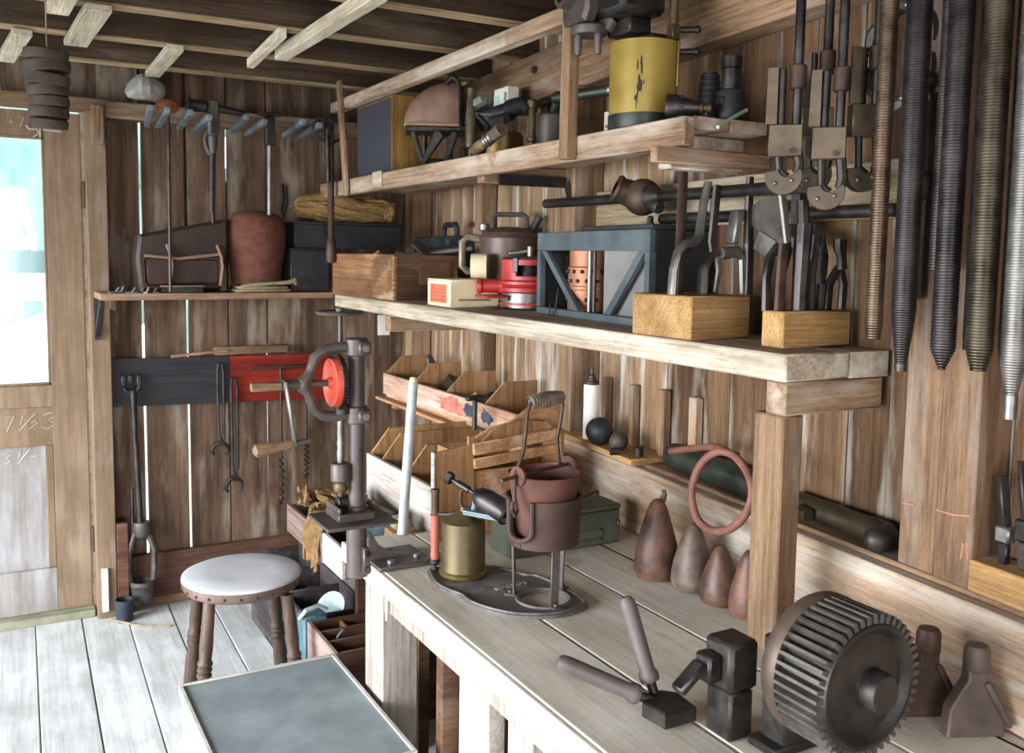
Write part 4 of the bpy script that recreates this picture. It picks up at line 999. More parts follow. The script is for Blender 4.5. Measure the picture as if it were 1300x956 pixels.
m = MB(); m.box(.03, .2, .03, .42, .013, .085, .01); tag(m.build('dark_tool_bundle', IRONB, None, (1.225, 3.03, MZ)), 'dark tool bundle filling the bottom of the old wooden box', 'tools')
# dark toolbox with carrying handle, behind
tb_ = thing('metal_toolbox', 'dark green metal toolbox with black carry handle, behind the old wooden box', 'toolbox', (1.563, 3.335, MZ), math.radians(-5.5))
MB().box(-.056, .064, -.19, .21, 0, .185, .006).build('body', surf('dark_toolbox', '#25292a', '#343b3c', .3, .5, 12), tb_)
MB().box(-.058, .066, -.192, .212, .1855, .232, .010).build('lid', bpy.data.materials['dark_toolbox'], tb_)
m = MB(); m.tube([(-.0, -.145, .2325), (0, -.145, .262), (0, -.130, .276), (0, -.02, .276), (0, -.005, .262), (0, -.005, .2325)], .011, 8); m.build('handle', BLACKP, tb_)
MB().box(-.062, -.0585, .0, .03, .17, .20, .001).build('catch', IRON, tb_)
# cream carton with red label
cb = thing('cream_carton', 'small worn cream carton with red end label, in front of the red machine', 'carton', (1.236, 2.59, MZ), math.radians(-1))
MB().box(0, .17, 0, .175, 0, .082, .003).build('body', CARD, cb)
MB().box(-.0012, -.0002, .025, .150, .012, .070).build('label', REDCARD, cb)
m = MB()
for k in range(4): m.box(-.0018, -.0012, .035, .14-.02*(k % 2), .020+.011*k, .0225+.011*k)
o = m.build('label_print', surf('dark_red_print', '#9c4234', '#a84c3c', 0, .8, 30), cb); o['kind'] = 'stuff'
MB().box(-.001, .172, -.001, .176, .0825, .086, .001).build('lid', CARD, cb)
m = MB(); m.box(.03, .14, -.0012, -.0003, .020, .026); m.build('torn_strip', surf('torn_card', '#7a6244', '#8c7250', 0, .9, 30), cb)
# red hand pump / pipe-bending head
rp = thing('red_machine', 'red painted round cast machine head with slot and side spigot, middle shelf', 'machine', (1.46, 2.50, MZ), 0)
m = MB(); m.lathe([(0, 0), (.080, 0), (.086, .004), (.086, .012), (0, .012)], 40); m.build('base_ring', STEEL, rp)
m = MB(); m.lathe([(0, .0125), (.090, .0125), (.090, .019), (0, .019)], 40); m.build('red_ring', REDP, rp)
m = MB(); m.lathe([(0, .0195), (.084, .0195), (.084, .048), (0, .048)], 40); m.box(-.092, -.08, -.03, .02, .026, .042, .001); m.build('clamp_band', STEEL, rp)
m = MB(); m.lathe([(0, .0485), (.088, .0485), (.094, .053), (.094, .064), (.088, .068), (.086, .071), (.094, .075), (.094, .084), (.088, .088), (0, .088)], 44); m.build('flange', REDP, rp)
# slotted drum built as ring segments, leaving the window open
m = MB()
def seg(m, r0, r1, za, zb, a0, a1, n=10):
    A = [[m._v((r*math.cos(math.radians(a0+(a1-a0)*i/n)), r*math.sin(math.radians(a0+(a1-a0)*i/n)), z), None) for i in range(n+1)] for r, z in ((r0, za), (r1, za), (r1, zb), (r0, zb))]
    for k in range(4):
        a, b = A[k], A[(k+1) % 4]
        for i in range(n): m.bm.faces.new([a[i], a[i+1], b[i+1], b[i]])
    m.bm.faces.new([A[k][0] for k in range(4)]); m.bm.faces.new([A[k][-1] for k in range(4)][::-1])
seg(m, .070, .084, .0885, .100, 0, 359.9, 44); seg(m, .070, .084, .134, .150, 0, 359.9, 44)
seg(m, .070, .084, .100, .134, 145, 213, 10); seg(m, .070, .084, .100, .134, 290, 330, 8); seg(m, .070, .084, .100, .134, 20, 70, 8)
m.build('slotted_drum', REDP, rp)
m = MB(); m.lathe([(0, .089), (.045, .089), (.045, .148), (0, .148)], 24); m.build('core', IRON, rp)
m = MB(); m.lathe([(0, .1505), (.082, .1505), (.078, .158), (.03, .160), (0, .160)], 40); m.build('cap', IRONB, rp)
m = MB(); m.box(-.088, -.079, -.005, .012, .112, .156, .002, RZ(35)); m.build('latch', STEELD, rp)
m = MB(); m.lathe([(0, 0), (.022, 0), (.025, .006), (.025, .012), (.020, .018), (.020, .07), (.024, .075), (0, .075)], 24, align((-.147, .060, .068), (.8, -.35, 0))); m.build('spigot', REDP, rp)
m = MB(); m.box(-.160, -.085, -.03, .05, .034, .042, .002); m.build('red_lug', REDP, rp)
m = MB(); m.box(-.135, -.088, -.03, -.005, .001, .006, .001); m.build('foot_tab', RUSTP, rp)
m = MB(); m.bar((-.03, .06, .168), (-.02, -.045, .178), .007, .007, .001); m.cyl((-.02, -.045, .161), (-.02, -.045, .19), .010, n=10); m.sphere((-.03, .06, .170), .007, 10); m.build('lever', STEEL, rp)
# cream roll on its side behind, and the brown enamel can
m = MB(); m.lathe([(.010, 0), (.040, 0), (.040, .05), (.010, .05), (.010, 0)], 30, align((0, 0, .0405), (.85, -.5, 0)))
tag(m.build('paper_roll', CARD, None, (1.345, 2.665, MZ+.0865)), 'cream paper roll on its side between red machine and brown can', 'roll')
kt = thing('enamel_can', 'brown enamel can with top carry handle and big side handle, behind red machine', 'can', (1.505, 2.705, MZ), 0)
m = MB(); m.lathe([(0, 0), (.094, 0), (.096, .004), (.096, .225), (.093, .228), (.091, .236), (.070, .250), (.03, .256), (0, .256)], 44); m.build('body', ENAMEL, kt)
m = MB(); m.lathe([(.0962, .218), (.099, .222), (.0962, .228)], 44); m.build('rim_bead', ENAMEL, kt)
m = MB(); m.tube([(-.045, .02, .252), (-.045, .02, .288), (-.035, .012, .296), (.030, -.035, .296), (.040, -.042, .288), (.042, -.044, .250)], .008, 8, flat=.7); m.build('carry_handle', BLACKP, kt)
m = MB(); m.cyl((-.070, .045, .242), (-.070, .045, .266), .018, n=16, ch=.003); m.build('filler_cap', STEEL, kt)
m = MB(); m.cyl((.062, -.040, .242), (.080, -.060, .290), .012, .014, n=12); m.build('spout', BLACKP, kt)
m = MB(); m.tube([(-.080, .052, .215), (-.115, .075, .222), (-.130, .085, .205), (-.130, .085, .125), (-.115, .075, .108), (-.080, .052, .112)], .013, 8, flat=1.3); m.build('side_handle', BRASSL if False else surf('worn_tin_handle', '#6a5f50', '#968a78', .6, .4, 12), kt)
# blue-grey crate with V braces
cr = thing('braced_crate', 'blue-grey crate with V-shaped braces, holding copper drum and grey plate', 'crate', (1.318, 1.712, MZ), math.radians(-4.3))
L, H, D = .572, .228, .165
MB().box(0, .018, 0, L, H-.050, H, .002).build('top_rail', BLUEG, cr)
MB().box(0, .018, 0, L, 0, .020, .002).build('bottom_rail', BLUEG, cr)
MB().box(.0005, .018, L-.020, L, .0205, H-.0505, .001).build('end_post', BLUEG, cr)
MB().box(.0005, .018, 0, .020, .0205, H-.0505, .001).build('end_post', BLUEG, cr)
def brace(y0, y1):
    w = .030
    pr_ = [(y0-w/2, H-.0515), (y0+w/2, H-.0515), (y1+w/2, .0212), (y1-w/2, .0212)]
    m = MB(); m.prism(pr_, 0, .012, Matrix(((0, 0, 1, .003), (1, 0, 0, 0), (0, 1, 0, 0), (0, 0, 0, 1)))); m.build('brace', BLUEG, cr)
brace(L-.037, L-.225); brace(.037, .185)
MB().box(.0185, D, 0, .012, 0, H-.002, .001).build('end_board', BLACKP, cr)
MB().box(.0185, D, L-.012, L, 0, H-.002, .001).build('end_board', BLACKP, cr)
MB().box(.0185, D, .0125, L-.0125, .0005, .012).build('bottom', BLACKP, cr)
MB().box(D-.010, D-.001, .0125, L-.0125, .0125, H-.002).build('back_board', BLACKP, cr)
MB().box(.004, D+.002, -.002, L*.55, H+.0005, H+.012, .002).build('lid', BLACKP, cr)
m = MB(); m.cyl((.06, .09, H+.0125), (.06, .09, H+.022), .008, n=10); m.sphere((.06, .09, H+.027), .008, 10); m.build('lid_knob', BLACKP, cr)
m = MB(); m.tube([(-.004, L-.14, .075), (-.006, L-.13, .02), (-.010, L-.125, -.0), (-.012, L-.105, .001), (-.008, L-.10, .03)], .0022, 5); m.build('wire_loop', IRON, cr)
def incr(x, y, z=0): return Vector((1.318, 1.712, MZ+.0125)) + Matrix.Rotation(math.radians(-4.3), 3, 'Z') @ Vector((x, y, z))
cd = thing('copper_drum', 'orange copper drum with rows of rivets inside the blue-grey crate', 'drum', incr(.078, .405), 0)
m = MB(); m.lathe([(0, 0), (.058, 0), (.060, .004), (.060, .060), (.062, .062), (.062, .07), (.060, .072), (.060, .12), (.056, .124), (.056, .165), (.060, .168), (.060, .178), (0, .178)], 40); m.build('shell', surf('orange_copper', '#8a5a40', '#b98062', .45, .45, 8), cd)
rv = MB().sphere((0, 0, 0), .0055, 8).mesh('rivet')
for z in (.035, .085, .110, .172):
    for k in range(15):
        a = 2*PI*(k+.5*(z > .1))/15+.2
        if math.cos(a) < .5: put('rivet', rv, IRON, cd, (.0605*math.cos(a), .0605*math.sin(a), z))
m = MB()
for k in range(4): m.prism([(-.012, 0), (.012, 0), (0, .026)], -.003, .003, T(-.02, .052+.012, .05+.03*k) @ RZ(-60) @ RX(90))
m = MB(); m.prism([(0, 0), (.012, .012), (0, .030), (.016, .046), (0, .062), (.016, .078), (0, .095), (.016, .11), (0, .125), (-.01, .125), (-.01, 0)], -.002, .002, T(-.035, .060, .03) @ RZ(250) @ RX(90)); m.build('toothed_edge', IRON, cd)
for i, (y, r, lab) in enumerate(((.308, .0062, 'pale steel rod standing before the copper drum, left of pair'), (.290, .005, 'dark steel rod standing before the copper drum, right of pair'))):
    m = MB(); m.cyl((0, 0, 0), (.0, 0, .176), r, n=12); tag(m.build('steel_rod', STEEL if i == 0 else STEELD, None, incr(.022+.004*i, y)), lab, 'rod')
m = MB(); m.tube([(0, 0, 0), (.005, .01, .06), (.0, .035, .17)], .007, 8); tag(m.build('bent_bar', IRON, None, incr(.09, .475)), 'dark bent bar behind left brace of the crate', 'bar')
m = MB(); m.box(-.003, .003, -.115, .115, 0, .172, .001); tag(m.build('grey_plate', GREYP, None, incr(.030, .130), math.radians(-4.3)), 'plain grey plate standing in right half of the blue-grey crate', 'plate')
# two sawn blocks holding blacksmith tongs and clamps
def tongs_block(loc, rz, L, W_, H, label):
    t = thing('sawn_tool_block', label, 'tool rack', loc, rz)
    MB().box(0, L, 0, W_, 0, H, .003).build('block', W_BLOCK, t); return t
tongs_block((1.212, 1.434, MZ), math.radians(3), .165, .182, .088, 'thick sawn pine block holding bent steel tools, beside the blue-grey crate')
tongs_block((1.268, 1.243, MZ), math.radians(0), .178, .056, .068, 'flat sawn pine block with tongs, at right end of middle shelf')
B1, B2 = MZ+.0885, MZ+.0685
def tool(name, label, cat, loc, pieces, group=None):
    t = thing(name, label, cat, loc, 0, group)
    for pn, fn, mt in pieces:
        m = MB(); fn(m); m.build(pn, mt, t)
    return t
def bent(pts, w, h): # flat forged bar
    def f(m): m.tube(pts, [w]*len(pts), 6, flat=h)
    return f
# ---- tools standing in the thick block (one thing each)
GT = 'blacksmith tools in the two sawn blocks'
def rel(base, pts): return [tuple(Vector(p)-Vector(base)) for p in pts]
def forged(name, label, cat, base, segs):
    t = thing(name, label, cat, base, 0)
    for pn, pts, w, fl, mt in segs:
        m = MB(); m.tube(rel(base, pts), w if hasattr(w, '__len__') else [w]*len(pts), 8, flat=fl); m.build(pn, mt, t)
    return t
y = 1.50
b = (1.215, y, B1)
forged('bent_spanner', 'light steel goose-neck tool, leftmost in the thick pine block', 'tool', b, [
    ('shank', [b, (1.218, y, B1+.05), (1.228, y, B1+.085), (1.245, y, B1+.103), (1.268, y, B1+.106), (1.283, y, B1+.120), (1.30, y+.01, B1+.19), (1.315, y+.015, B1+.232)], [.0085, .0085, .0085, .009, .010, .009, .008, .0075], 1.3, STEEL)])
b = (1.247, y+.03, B1)
forged('bent_spanner', 'dark goose-neck tool just right of the light steel one', 'tool', b, [
    ('shank', [b, (1.25, y+.03, B1+.06), (1.258, y+.03, B1+.09), (1.285, y+.03, B1+.10)], .0075, 1.3, STEELD)])
b = (1.288, y-.01, B1)
forged('open_tongs', 'dark tongs with one long flat upright rein, in the middle of thick block', 'tongs', b, [
    ('jaw', [b, (1.288, y-.01, B1+.05), (1.297, y-.01, B1+.072), (1.312, y-.01, B1+.085)], [.011, .011, .011, .010], 1.2, STEELD),
    ('rein', [(1.312, y-.012, B1+.085), (1.306, y-.012, B1+.110), (1.312, y-.012, B1+.17), (1.316, y-.012, B1+.225)], [.010, .010, .0105, .0105], .6, STEELD),
    ('second_jaw', [(1.318, y-.014, B1+.004), (1.326, y-.014, B1+.05), (1.320, y-.014, B1+.080)], [.006, .0075, .009], .8, STEEL)])
b = (1.282, y+.06, B1)
forged('flat_bar', 'tall rusty flat bar reaching up to the wrench bars behind thick block', 'bar', b, [
    ('blade', [b, (1.283, y+.06, B1+.13), (1.285, y+.06, B1+.285)], .0135, .35, RUST)])
b = (1.345, y-.02, B1)
forged('angled_set_tool', 'pale steel square head on an L-shaped arm in thick block', 'tool', b, [
    ('arm', [(1.326, y-.02, B1+.086), (1.340, y-.02, B1+.086), (1.368, y-.02, B1+.090), (1.385, y-.02, B1+.075), (1.390, y-.02, B1+.002)], [.012, .013, .013, .011, .009], .9, STEEL)])
m = MB(); m.bar((1.353-1.345, 0, .105), (1.366-1.345, 0, .175), .028, .018, .003); m.build('head', STEEL, bpy.data.objects['angled_set_tool'])
b = (1.398, y-.025, B1)
forged('upright_rein', 'tall slim dark bar standing at right end of thick block', 'bar', b, [
    ('shank', [b, (1.396, y-.025, B1+.10), (1.392, y-.025, B1+.17), (1.393, y-.025, B1+.245)], [.0115, .012, .010, .0085], .8, STEELD)])
m = MB(); m.sphere((0, 0, 0), .0145, 16); m.cyl((0, 0, 0), (.05, .03, .004), .008, n=10)
tag(m.build('ball_stake', IRON, None, (1.345, 1.545, B1+.0145)), 'small dark ball-ended stake lying on top of thick block', 'stake')
# ---- tools in the flat block
y = 1.27
b = (1.283, y, B2)
forged('flat_chisel', 'brown flat bar with long diagonal steel blade, leftmost in flat block', 'chisel', b, [
    ('shank', [b, (1.286, y, B2+.09), (1.288, y, B2+.125)], [.0125, .0125, .0115], .55, IRONB),
    ('blade', [(1.287, y-.010, B2+.126), (1.276, y-.010, B2+.18), (1.263, y-.010, B2+.238)], [.008, .009, .0095], .6, STEEL)])
b = (1.262, y+.012, B2)
forged('hooked_tool', 'dark hooked bar at the left rear of flat block', 'tool', b, [
    ('shank', [b, (1.260, y+.012, B2+.06), (1.268, y+.012, B2+.10), (1.285, y+.012, B2+.118)], [.010, .0095, .0095, .009], .8, STEELD)])
b = (1.328, y-.006, B2)
forged('round_bolster', 'thick dark round bolster with bright faceted side in flat block', 'bolster', b, [
    ('body', [b, (1.328, y-.006, B2+.04), (1.332, y-.006, B2+.162)], [.0145, .0145, .017], 1.0, STEELD),
    ('top_pin', [(1.330, y-.006, B2+.163), (1.326, y-.006, B2+.205)], .0115, 1.0, IRON)])
b = (1.308, y+.016, B2)
forged('curved_tongs', 'dark curved tong rein behind the round bolster', 'tongs', b, [
    ('rein', [b, (1.302, y+.016, B2+.06), (1.318, y+.016, B2+.11), (1.306, y+.016, B2+.17), (1.301, y+.016, B2+.205)], [.007, .0075, .007, .007, .0065], .8, STEELD)])
b = (1.362, y, B2)
forged('round_punch', 'slim dark round punch right of the bolster', 'punch', b, [
    ('body', [b, (1.362, y, B2+.04), (1.365, y, B2+.075), (1.372, y, B2+.11), (1.375, y, B2+.16)], [.011, .011, .008, .005, .004], 1.0, IRON)])
b = (1.390, y, B2)
forged('spear_point_tool', 'dark tool with pointed spear-shaped blade in flat block', 'tool', b, [
    ('shank', [b, (1.392, y, B2+.05)], .0085, 1.0, STEELD),
    ('blade', [(1.392, y, B2+.05), (1.391, y, B2+.075), (1.394, y, B2+.10), (1.392, y, B2+.145)], [.009, .014, .013, .002], .45, IRON)])
b = (1.405, y-.004, B2)
t = forged('nose_pliers', 'dark pliers with flat nose, rightmost in flat block', 'pliers', b, [
    ('handle', [b, (1.408, y-.004, B2+.05), (1.428, y-.004, B2+.075)], [.0095, .0095, .010], .8, IRON),
    ('handle', [(1.442, y-.006, B2), (1.444, y-.006, B2+.05), (1.430, y-.006, B2+.085)], [.0095, .0095, .010], .8, STEELD),
    ('jaw', [(1.432, y-.012, B2+.078), (1.430, y-.012, B2+.10), (1.424, y-.012, B2+.118), (1.424, y-.012, B2+.135)], [.011, .010, .014, .0145], .8, IRON)])
# wall bars: long bars with wrench heads, resting on the pale rail
def wv(Y, off, z): return Vector((wx(Y)-off, Y, z))
b = wv(2.42, .118, 1.574); e = wv(1.345, .105, 1.560); d_ = e-b
jb = thing('joint_bar', 'long steel bar through a heavy iron swivel joint on wall, above the crate', 'bar', b)
m = MB(); m.cyl((0, 0, 0), d_, .0135, n=18, ch=.003); m.build('bar', STEELD, jb)
jc = d_*.50
m = MB(); m.sphere(jc, (.046, .05, .046), 24); m.build('joint_body', RUST if False else IRONB, jb)
ax = Vector((-.7, .32, .32))
m = MB(); m.lathe([(.016, .05), (.030, .05), (.034, .044), (.030, .034), (.036, .0), (0, -.02)], 24, align(jc+Vector((-.012, .022, .006)), ax)); m.lathe([(0, .052), (.016, .052), (.016, .030), (0, .030)], 20, align(jc+Vector((-.012, .022, .006)), ax)) if False else None; m.build('joint_socket', IRONB, jb)
m = MB(); m.lathe([(0, .0), (.030, .0), (.022, .03), (.014, .05), (0, .05)], 20, align(jc+d_.normalized()*.035, d_)); m.build('collar', IRON, jb)
m = MB(); m.cyl(jc+Vector((0, -.02, -.01)), jc+Vector((-.012, -.085, -.030)), .020, .016, n=16, ch=.004); m.build('side_stub', IRON, jb)
m = MB(); m.cyl((wx(1.60)-.108-b.x, 1.60-b.y, -.016), (wx(1.60)-.108-b.x, 1.60-b.y, -.06), .004, n=8); m.build('pin', IRON, jb)
b = wv(1.80, .108, 1.511); e = wv(1.10, .075, 1.508); d_ = e-b
aw = thing('adjustable_wrench', 'very long adjustable wrench with grey slanting jaw, hung under the joint bar', 'wrench', b)
m = MB(); m.cyl((0, 0, 0), d_*.42, .0125, n=16, ch=.003); m.build('handle', STEELD, aw)
m = MB(); m.cyl(d_*.60, d_*1.0, .0125, n=16, ch=.003); m.box(-.013, .013, -.013, .013, -.022, .04, .002, T(*(d_*.66))); m.build('rear_bar', STEELD, aw)
m = MB(); hd_ = [(0, .010), (.06, .014), (.09, .032), (.14, .034), (.19, -.02), (.25, -.045), (.27, -.075), (.25, -.085), (.20, -.068), (.13, -.055), (.085, -.030), (.05, -.012), (0, -.012)]
dn = d_.normalized()
Mh = Matrix(((dn.x, 0, -dn.y, 0), (dn.y, 0, dn.x, 0), (0, 1, 0, 0), (0, 0, 0, 1)))
m.prism(hd_, -.009, .009, T(*(d_*.38)) @ Mh, .002); m.build('jaw', CAST, aw)
m = MB(); m.box(.10, .155, -.030, .012, .0093, .0125, .001, T(*(d_*.38)) @ Mh @ RZ(-25)); m.box(.10, .155, -.030, .012, -.0125, -.0093, .001, T(*(d_*.38)) @ Mh @ RZ(-25)); m.build('slide_plate', STEEL, aw)
m = MB(); m.cyl((.165, -.018, -.014), (.215, -.018, -.014), .013, n=12) if False else m.lathe([(0, 0), (.011, 0), (.013, .004), (.010, .008), (.013, .012), (.010, .016), (.013, .020), (.010, .024), (.013, .028), (.011, .032), (0, .032)], 14, T(*(d_*.38)) @ Mh @ T(.165, -.035, -.012) @ RY(90)); m.build('worm_screw', RUST, aw)

# ================================================================== BACK SHELF
SZ = 1.2625
bg = thing('leather_case', 'brown leather case with two tan straps on back shelf, left of the round tub', 'case', (.640, 3.71, SZ+.006))
m = MB(); m.prism([(-.155, 0), (.135, 0), (.165, .16), (.165, .275), (-.155, .205), (-.165, .12)], -.075, .07, RX(90), .012); m.noise(.006, 7, 3); m.build('body', LEATHER, bg)
m = MB(); m.box(-.14, .13, -.085, -.074, .02, .125, .012); m.noise(.004, 9, 1); m.build('front_pocket', LEATHER, bg)
m = MB(); m.tube([(-.14, -.080, .13), (-.02, -.093, .120), (.13, -.080, .138)], .006, 6); m.build('flap_edge', LEATHERT, bg)
for x in (-.062, .118):
    m = MB(); m.tube([(x, -.083, .17), (x+.012, -.098, .13), (x+.016, -.10, .09), (x+.008, -.092, .02)], [.013]*4, 6, flat=.35, rollv=(0, 1, 0)); m.build('strap', LEATHERT, bg)
tu = thing('round_tub', 'red-brown round canvas tub on back shelf, between leather case and black boxes', 'tub', (.922, 3.695, SZ+.030))
m = MB(); m.lathe([(0, 0), (.094, 0), (.097, .03), (.100, .07), (.109, .14), (.111, .215), (.105, .25), (.085, .272), (.05, .282), (0, .284)], 36); m.noise(.005, 6, 2); m.build('body', SACK, tu)
m = MB(); m.box(.395, .66, 3.60, 3.63, 0, .012)
tr_ = thing('shallow_tray', 'dark shallow tray with pale rim on back shelf in front of leather case', 'tray', (.625, 3.605, SZ))
m = MB(); m.box(-.07, .075, -.012, .015, 0, .022, .002); m.build('body', IRON, tr_)
m = MB(); m.box(-.074, .079, -.014, .017, .0223, .027, .001); m.build('rim', LEATHERT, tr_)
m = MB()
for k in range(3):
    m.box(-.13+.005*k, .125-.01*k, -.03, .14, .006*k+.001*k, .006*k+.006+.001*k, .002)
m = MB(); m.box(-.13, .125, -.018, .14, 0, .026, .010, seg=3); m.noise(.005, 14, 5)
cl = thing('folded_sacking', 'pile of folded olive sacking under the round tub on back shelf', 'cloth', (.928, 3.605, SZ))
m = MB()
for k in range(2): 
    mm = MB(); mm.box(-.108+.010*k, .104-.010*k, -.014+.003*k, .15, .0125*k+.0005, .0125*k+.012, .005); mm.noise(.0022, 16, 5+k); mm.build('fold', CLOTH, cl)
m = MB(); m.tube([(-.09, -.016, .022), (-.05, -.02, .030), (.02, -.018, .034), (.09, -.02, .040), (.115, -.016, .046), (.12, -.01, .03)], [.006, .007, .006, .008, .010, .006], 7); m.noise(.003, 20, 4); m.build('rumpled_edge', CLOTH, cl)
sc = [(.40, 3.62, .05, .004, 20), (.425, 3.66, .03, .006, 70), (.455, 3.62, .045, .003, -30), (.49, 3.64, .035, .005, 15), (.505, 3.61, .025, .004, 50), (.53, 3.62, .04, .003, -15)]
labs = ['crumpled bright metal scrap at left end of back shelf', 'small grey bolt standing second among the scraps on back shelf', 'flat tin strip lying third among the scraps on back shelf', 'bright bent bracket in middle of the scraps on back shelf', 'short silver stub beside the bent bracket on back shelf', 'thin tin strip nearest the shallow tray on back shelf']
for (x, y_, l, h, a), lb_ in zip(sc, labs):
    m = MB(); m.box(-l/2, l/2, -.008, .008, 0, h, .001, RZ(a)); m.bar((0, 0, h), (l*.25, .004, h+.016), .010, .003, 0)
    tag(m.build('metal_scrap', GALV if l > .033 else STEEL, None, (x, y_, SZ)), lb_, 'scrap', 'metal scraps on the back shelf')
bb = thing('black_box', 'lower black dovetailed wooden box in the shelf corner behind the old wooden box', 'box', (1.035, 3.625, SZ))
m = MB(); m.box(.004, .158, 0, .16, 0, .164, .003); m.build('body', BLACKP, bb)
m = MB(); m.box(.0, .162, -.003, .163, .1645, .172, .002); m.build('lid', IRON, bb)
b2 = thing('black_box', 'upper long black wooden box under the hemp bundle', 'box', (1.06, 3.64, SZ+.1725))
MB().box(.0, .45, 0, .15, 0, .095, .003).build('body', BLACKP, b2)
MB().box(-.003, .453, -.003, .153, .0955, .104, .002).build('lid', BLACKP, b2)
hb = thing('hemp_bundle', 'golden hank of hemp fibre on top of the upper black box', 'bundle', (1.275, 3.70, SZ+.279))
m = MB(); R1 = random.Random(8)
m = MB(); m.sphere((0, 0, .056), (.20, .056, .052), 24); m.noise(.026, 10, 2); m.build('core', HEMP, hb)
m = MB()
for k in range(40):
    a0 = R1.uniform(-PI, PI); x0 = -.20+R1.uniform(0, .02); r = R1.uniform(.030, .044)
    pts = [(x0+.40*q/7+R1.uniform(-.01, .01), 1.35*r*math.cos(a0+q*.25)*(.65+.35*math.sin(PI*q/7)), .054+1.15*r*math.sin(a0+q*.25)*(.65+.35*math.sin(PI*q/7))+.008*math.sin(q*2+k)) for q in range(8)]
    if min(p[2] for p in pts) > .004: m.tube(pts, [.004]+[.009]*6+[.004], 5)
for k in range(5):
    a = k*1.2; m.tube([(.19+.015*math.sin(q), .05*math.cos(q+a)*.9, .048+.036*math.sin(q+a)) for q in [i*.9 for i in range(8)]], .008, 5)
o = m.build('strands', HEMP, hb); o['kind'] = 'stuff'
# ================================================================== HUNG ON THE BACK WALL
# red and tarred board with tools
rb_ = thing('painted_tool_board', 'long board, left half tarred black and right half red, on the back wall', 'board', (.377, 3.862, .815))
m = MB(); m.prism([(0, .0), (.47, -.012), (.47, .178), (0, .186)], 0, .018, T(0, .0, 0) @ RX(90)); m.build('black_half', W_TARRED, rb_)
m = MB(); m.prism([(.471, -.012), (.70, -.016), (.76, -.02), (.886, -.02), (.886, .174), (.471, .178)], 0, .018, RX(90)); m.build('red_half', W_RED, rb_)
t = thing('loose_batten', 'pale rough batten resting along the top edge of red board', 'batten', (.80, 3.815, .99)); m = MB(); m.bar((0, 0, .022), (.30, 0, .018), .03, .032, .003); m.build('batten', W_FRAME, t)
t.location = (.79, 3.862, .993); t.rotation_euler = (0, math.radians(-1.0), 0)
t = thing('loose_batten', 'thin grey strip leaning above black half of the tool board', 'batten', (.62, 3.842, 1.0)); m = MB(); m.bar((0, 0, .002), (.22, 0, .018), .012, .010, .001); m.build('strip', W_FRAME, t)
def ring_pts(cx, cz, r, a0, a1, n, y): return [(cx+r*math.cos(math.radians(a0+(a1-a0)*i/n)), y, cz+r*math.sin(math.radians(a0+(a1-a0)*i/n))) for i in range(n+1)]
# ladle-like socket tool, floor to board
lt = thing('fork_top_ladle', 'long iron rod tool with forked top and cup-shaped foot, hanging left on the tool board', 'tool', (.475, 3.815, .90))
m = MB(); m.tube([(0, 0, -.02), (.004, 0, -.20), (.016, 0, -.545)], [.012, .0105, .012], 10); m.build('shaft', IRON, lt)
m = MB(); m.tube(ring_pts(-.004, .008, .030, 200, 340, 10, 0), .009, 8); m.box(-.042, -.026, -.008, .008, .0, .045, .003); m.box(.014, .030, -.008, .008, .0, .045, .003); m.box(-.016, -.001, -.008, .008, .012, .046, .003); m.tube([(0, 0, -.02), (-.004, 0, -.012)], .014, 8); m.build('fork', IRON, lt)
m = MB(); m.cyl((-.012, -.002, -.40), (-.014, -.002, -.64), .006, n=8); m.build('side_rod', STEELD, lt)
m = MB(); m.lathe([(0, 0), (.030, 0), (.034, -.02), (.030, -.05), (.020, -.06), (0, -.06)], 18, T(.02, 0, -.535)); m.tube([(-.006, 0, -.575), (-.030, 0, -.65), (-.032, 0, -.72), (-.026, 0, -.775)], .012, 8); m.tube([(.042, 0, -.575), (.064, 0, -.65), (.064, 0, -.72), (.060, 0, -.775)], .012, 8); m.build('yoke', CAST, lt)
m = MB(); m.lathe([(.0, -.875), (.018, -.875), (.030, -.862), (.042, -.84), (.044, -.79), (.048, -.785), (.048, -.775), (.044, -.77), (.038, -.772), (.036, -.83), (0, -.845)], 24, T(.018, 0, 0)); m.build('cup', CAST, lt)
lt.location.z = .895
# hanging smith's tongs on the board
def tongs(loc, L, label, open_=.02):
    t = thing('hanging_tongs', label, 'tongs', loc)
    m = MB(); m.tube([(-.012, 0, -.03), (-.006, 0, 0), (.006, 0, 0), (.012, 0, -.03), (.012, 0, -L*.78), (.006, 0, -L*.86)], .006, 8); m.build('rein', IRON, t)
    m = MB(); m.tube([(-.012, -.004, -.03), (-.010, -.004, -L*.76), (-.002, -.004, -L*.86)], .006, 8); m.build('rein', IRON, t)
    m = MB(); m.lathe([(0, -.008), (.014, -.008), (.014, .008), (0, .008)], 14, T(0, -.002, -L*.87) @ RX(90)); m.build('pivot', IRON, t)
    m = MB(); m.tube([(.006, 0, -L*.87), (.026, 0, -L*.92), (.022, 0, -L*.985), (.012, 0, -L)], [.009, .009, .008, .006], 8); m.build('jaw', IRON, t)
    m = MB(); m.tube([(-.006, 0, -L*.87), (-.030, 0, -L*.90), (-.038, 0, -L*.97), (-.026, 0, -L*.995)], [.009, .010, .009, .006], 8); m.build('jaw', IRON, t)
    return t
tongs((.806, 3.83, .965), .37, 'left pair of dark iron tongs hanging over black half of tool board')
tongs((.858, 3.825, .905), .47, 'right and lower pair of dark iron tongs beside red half')
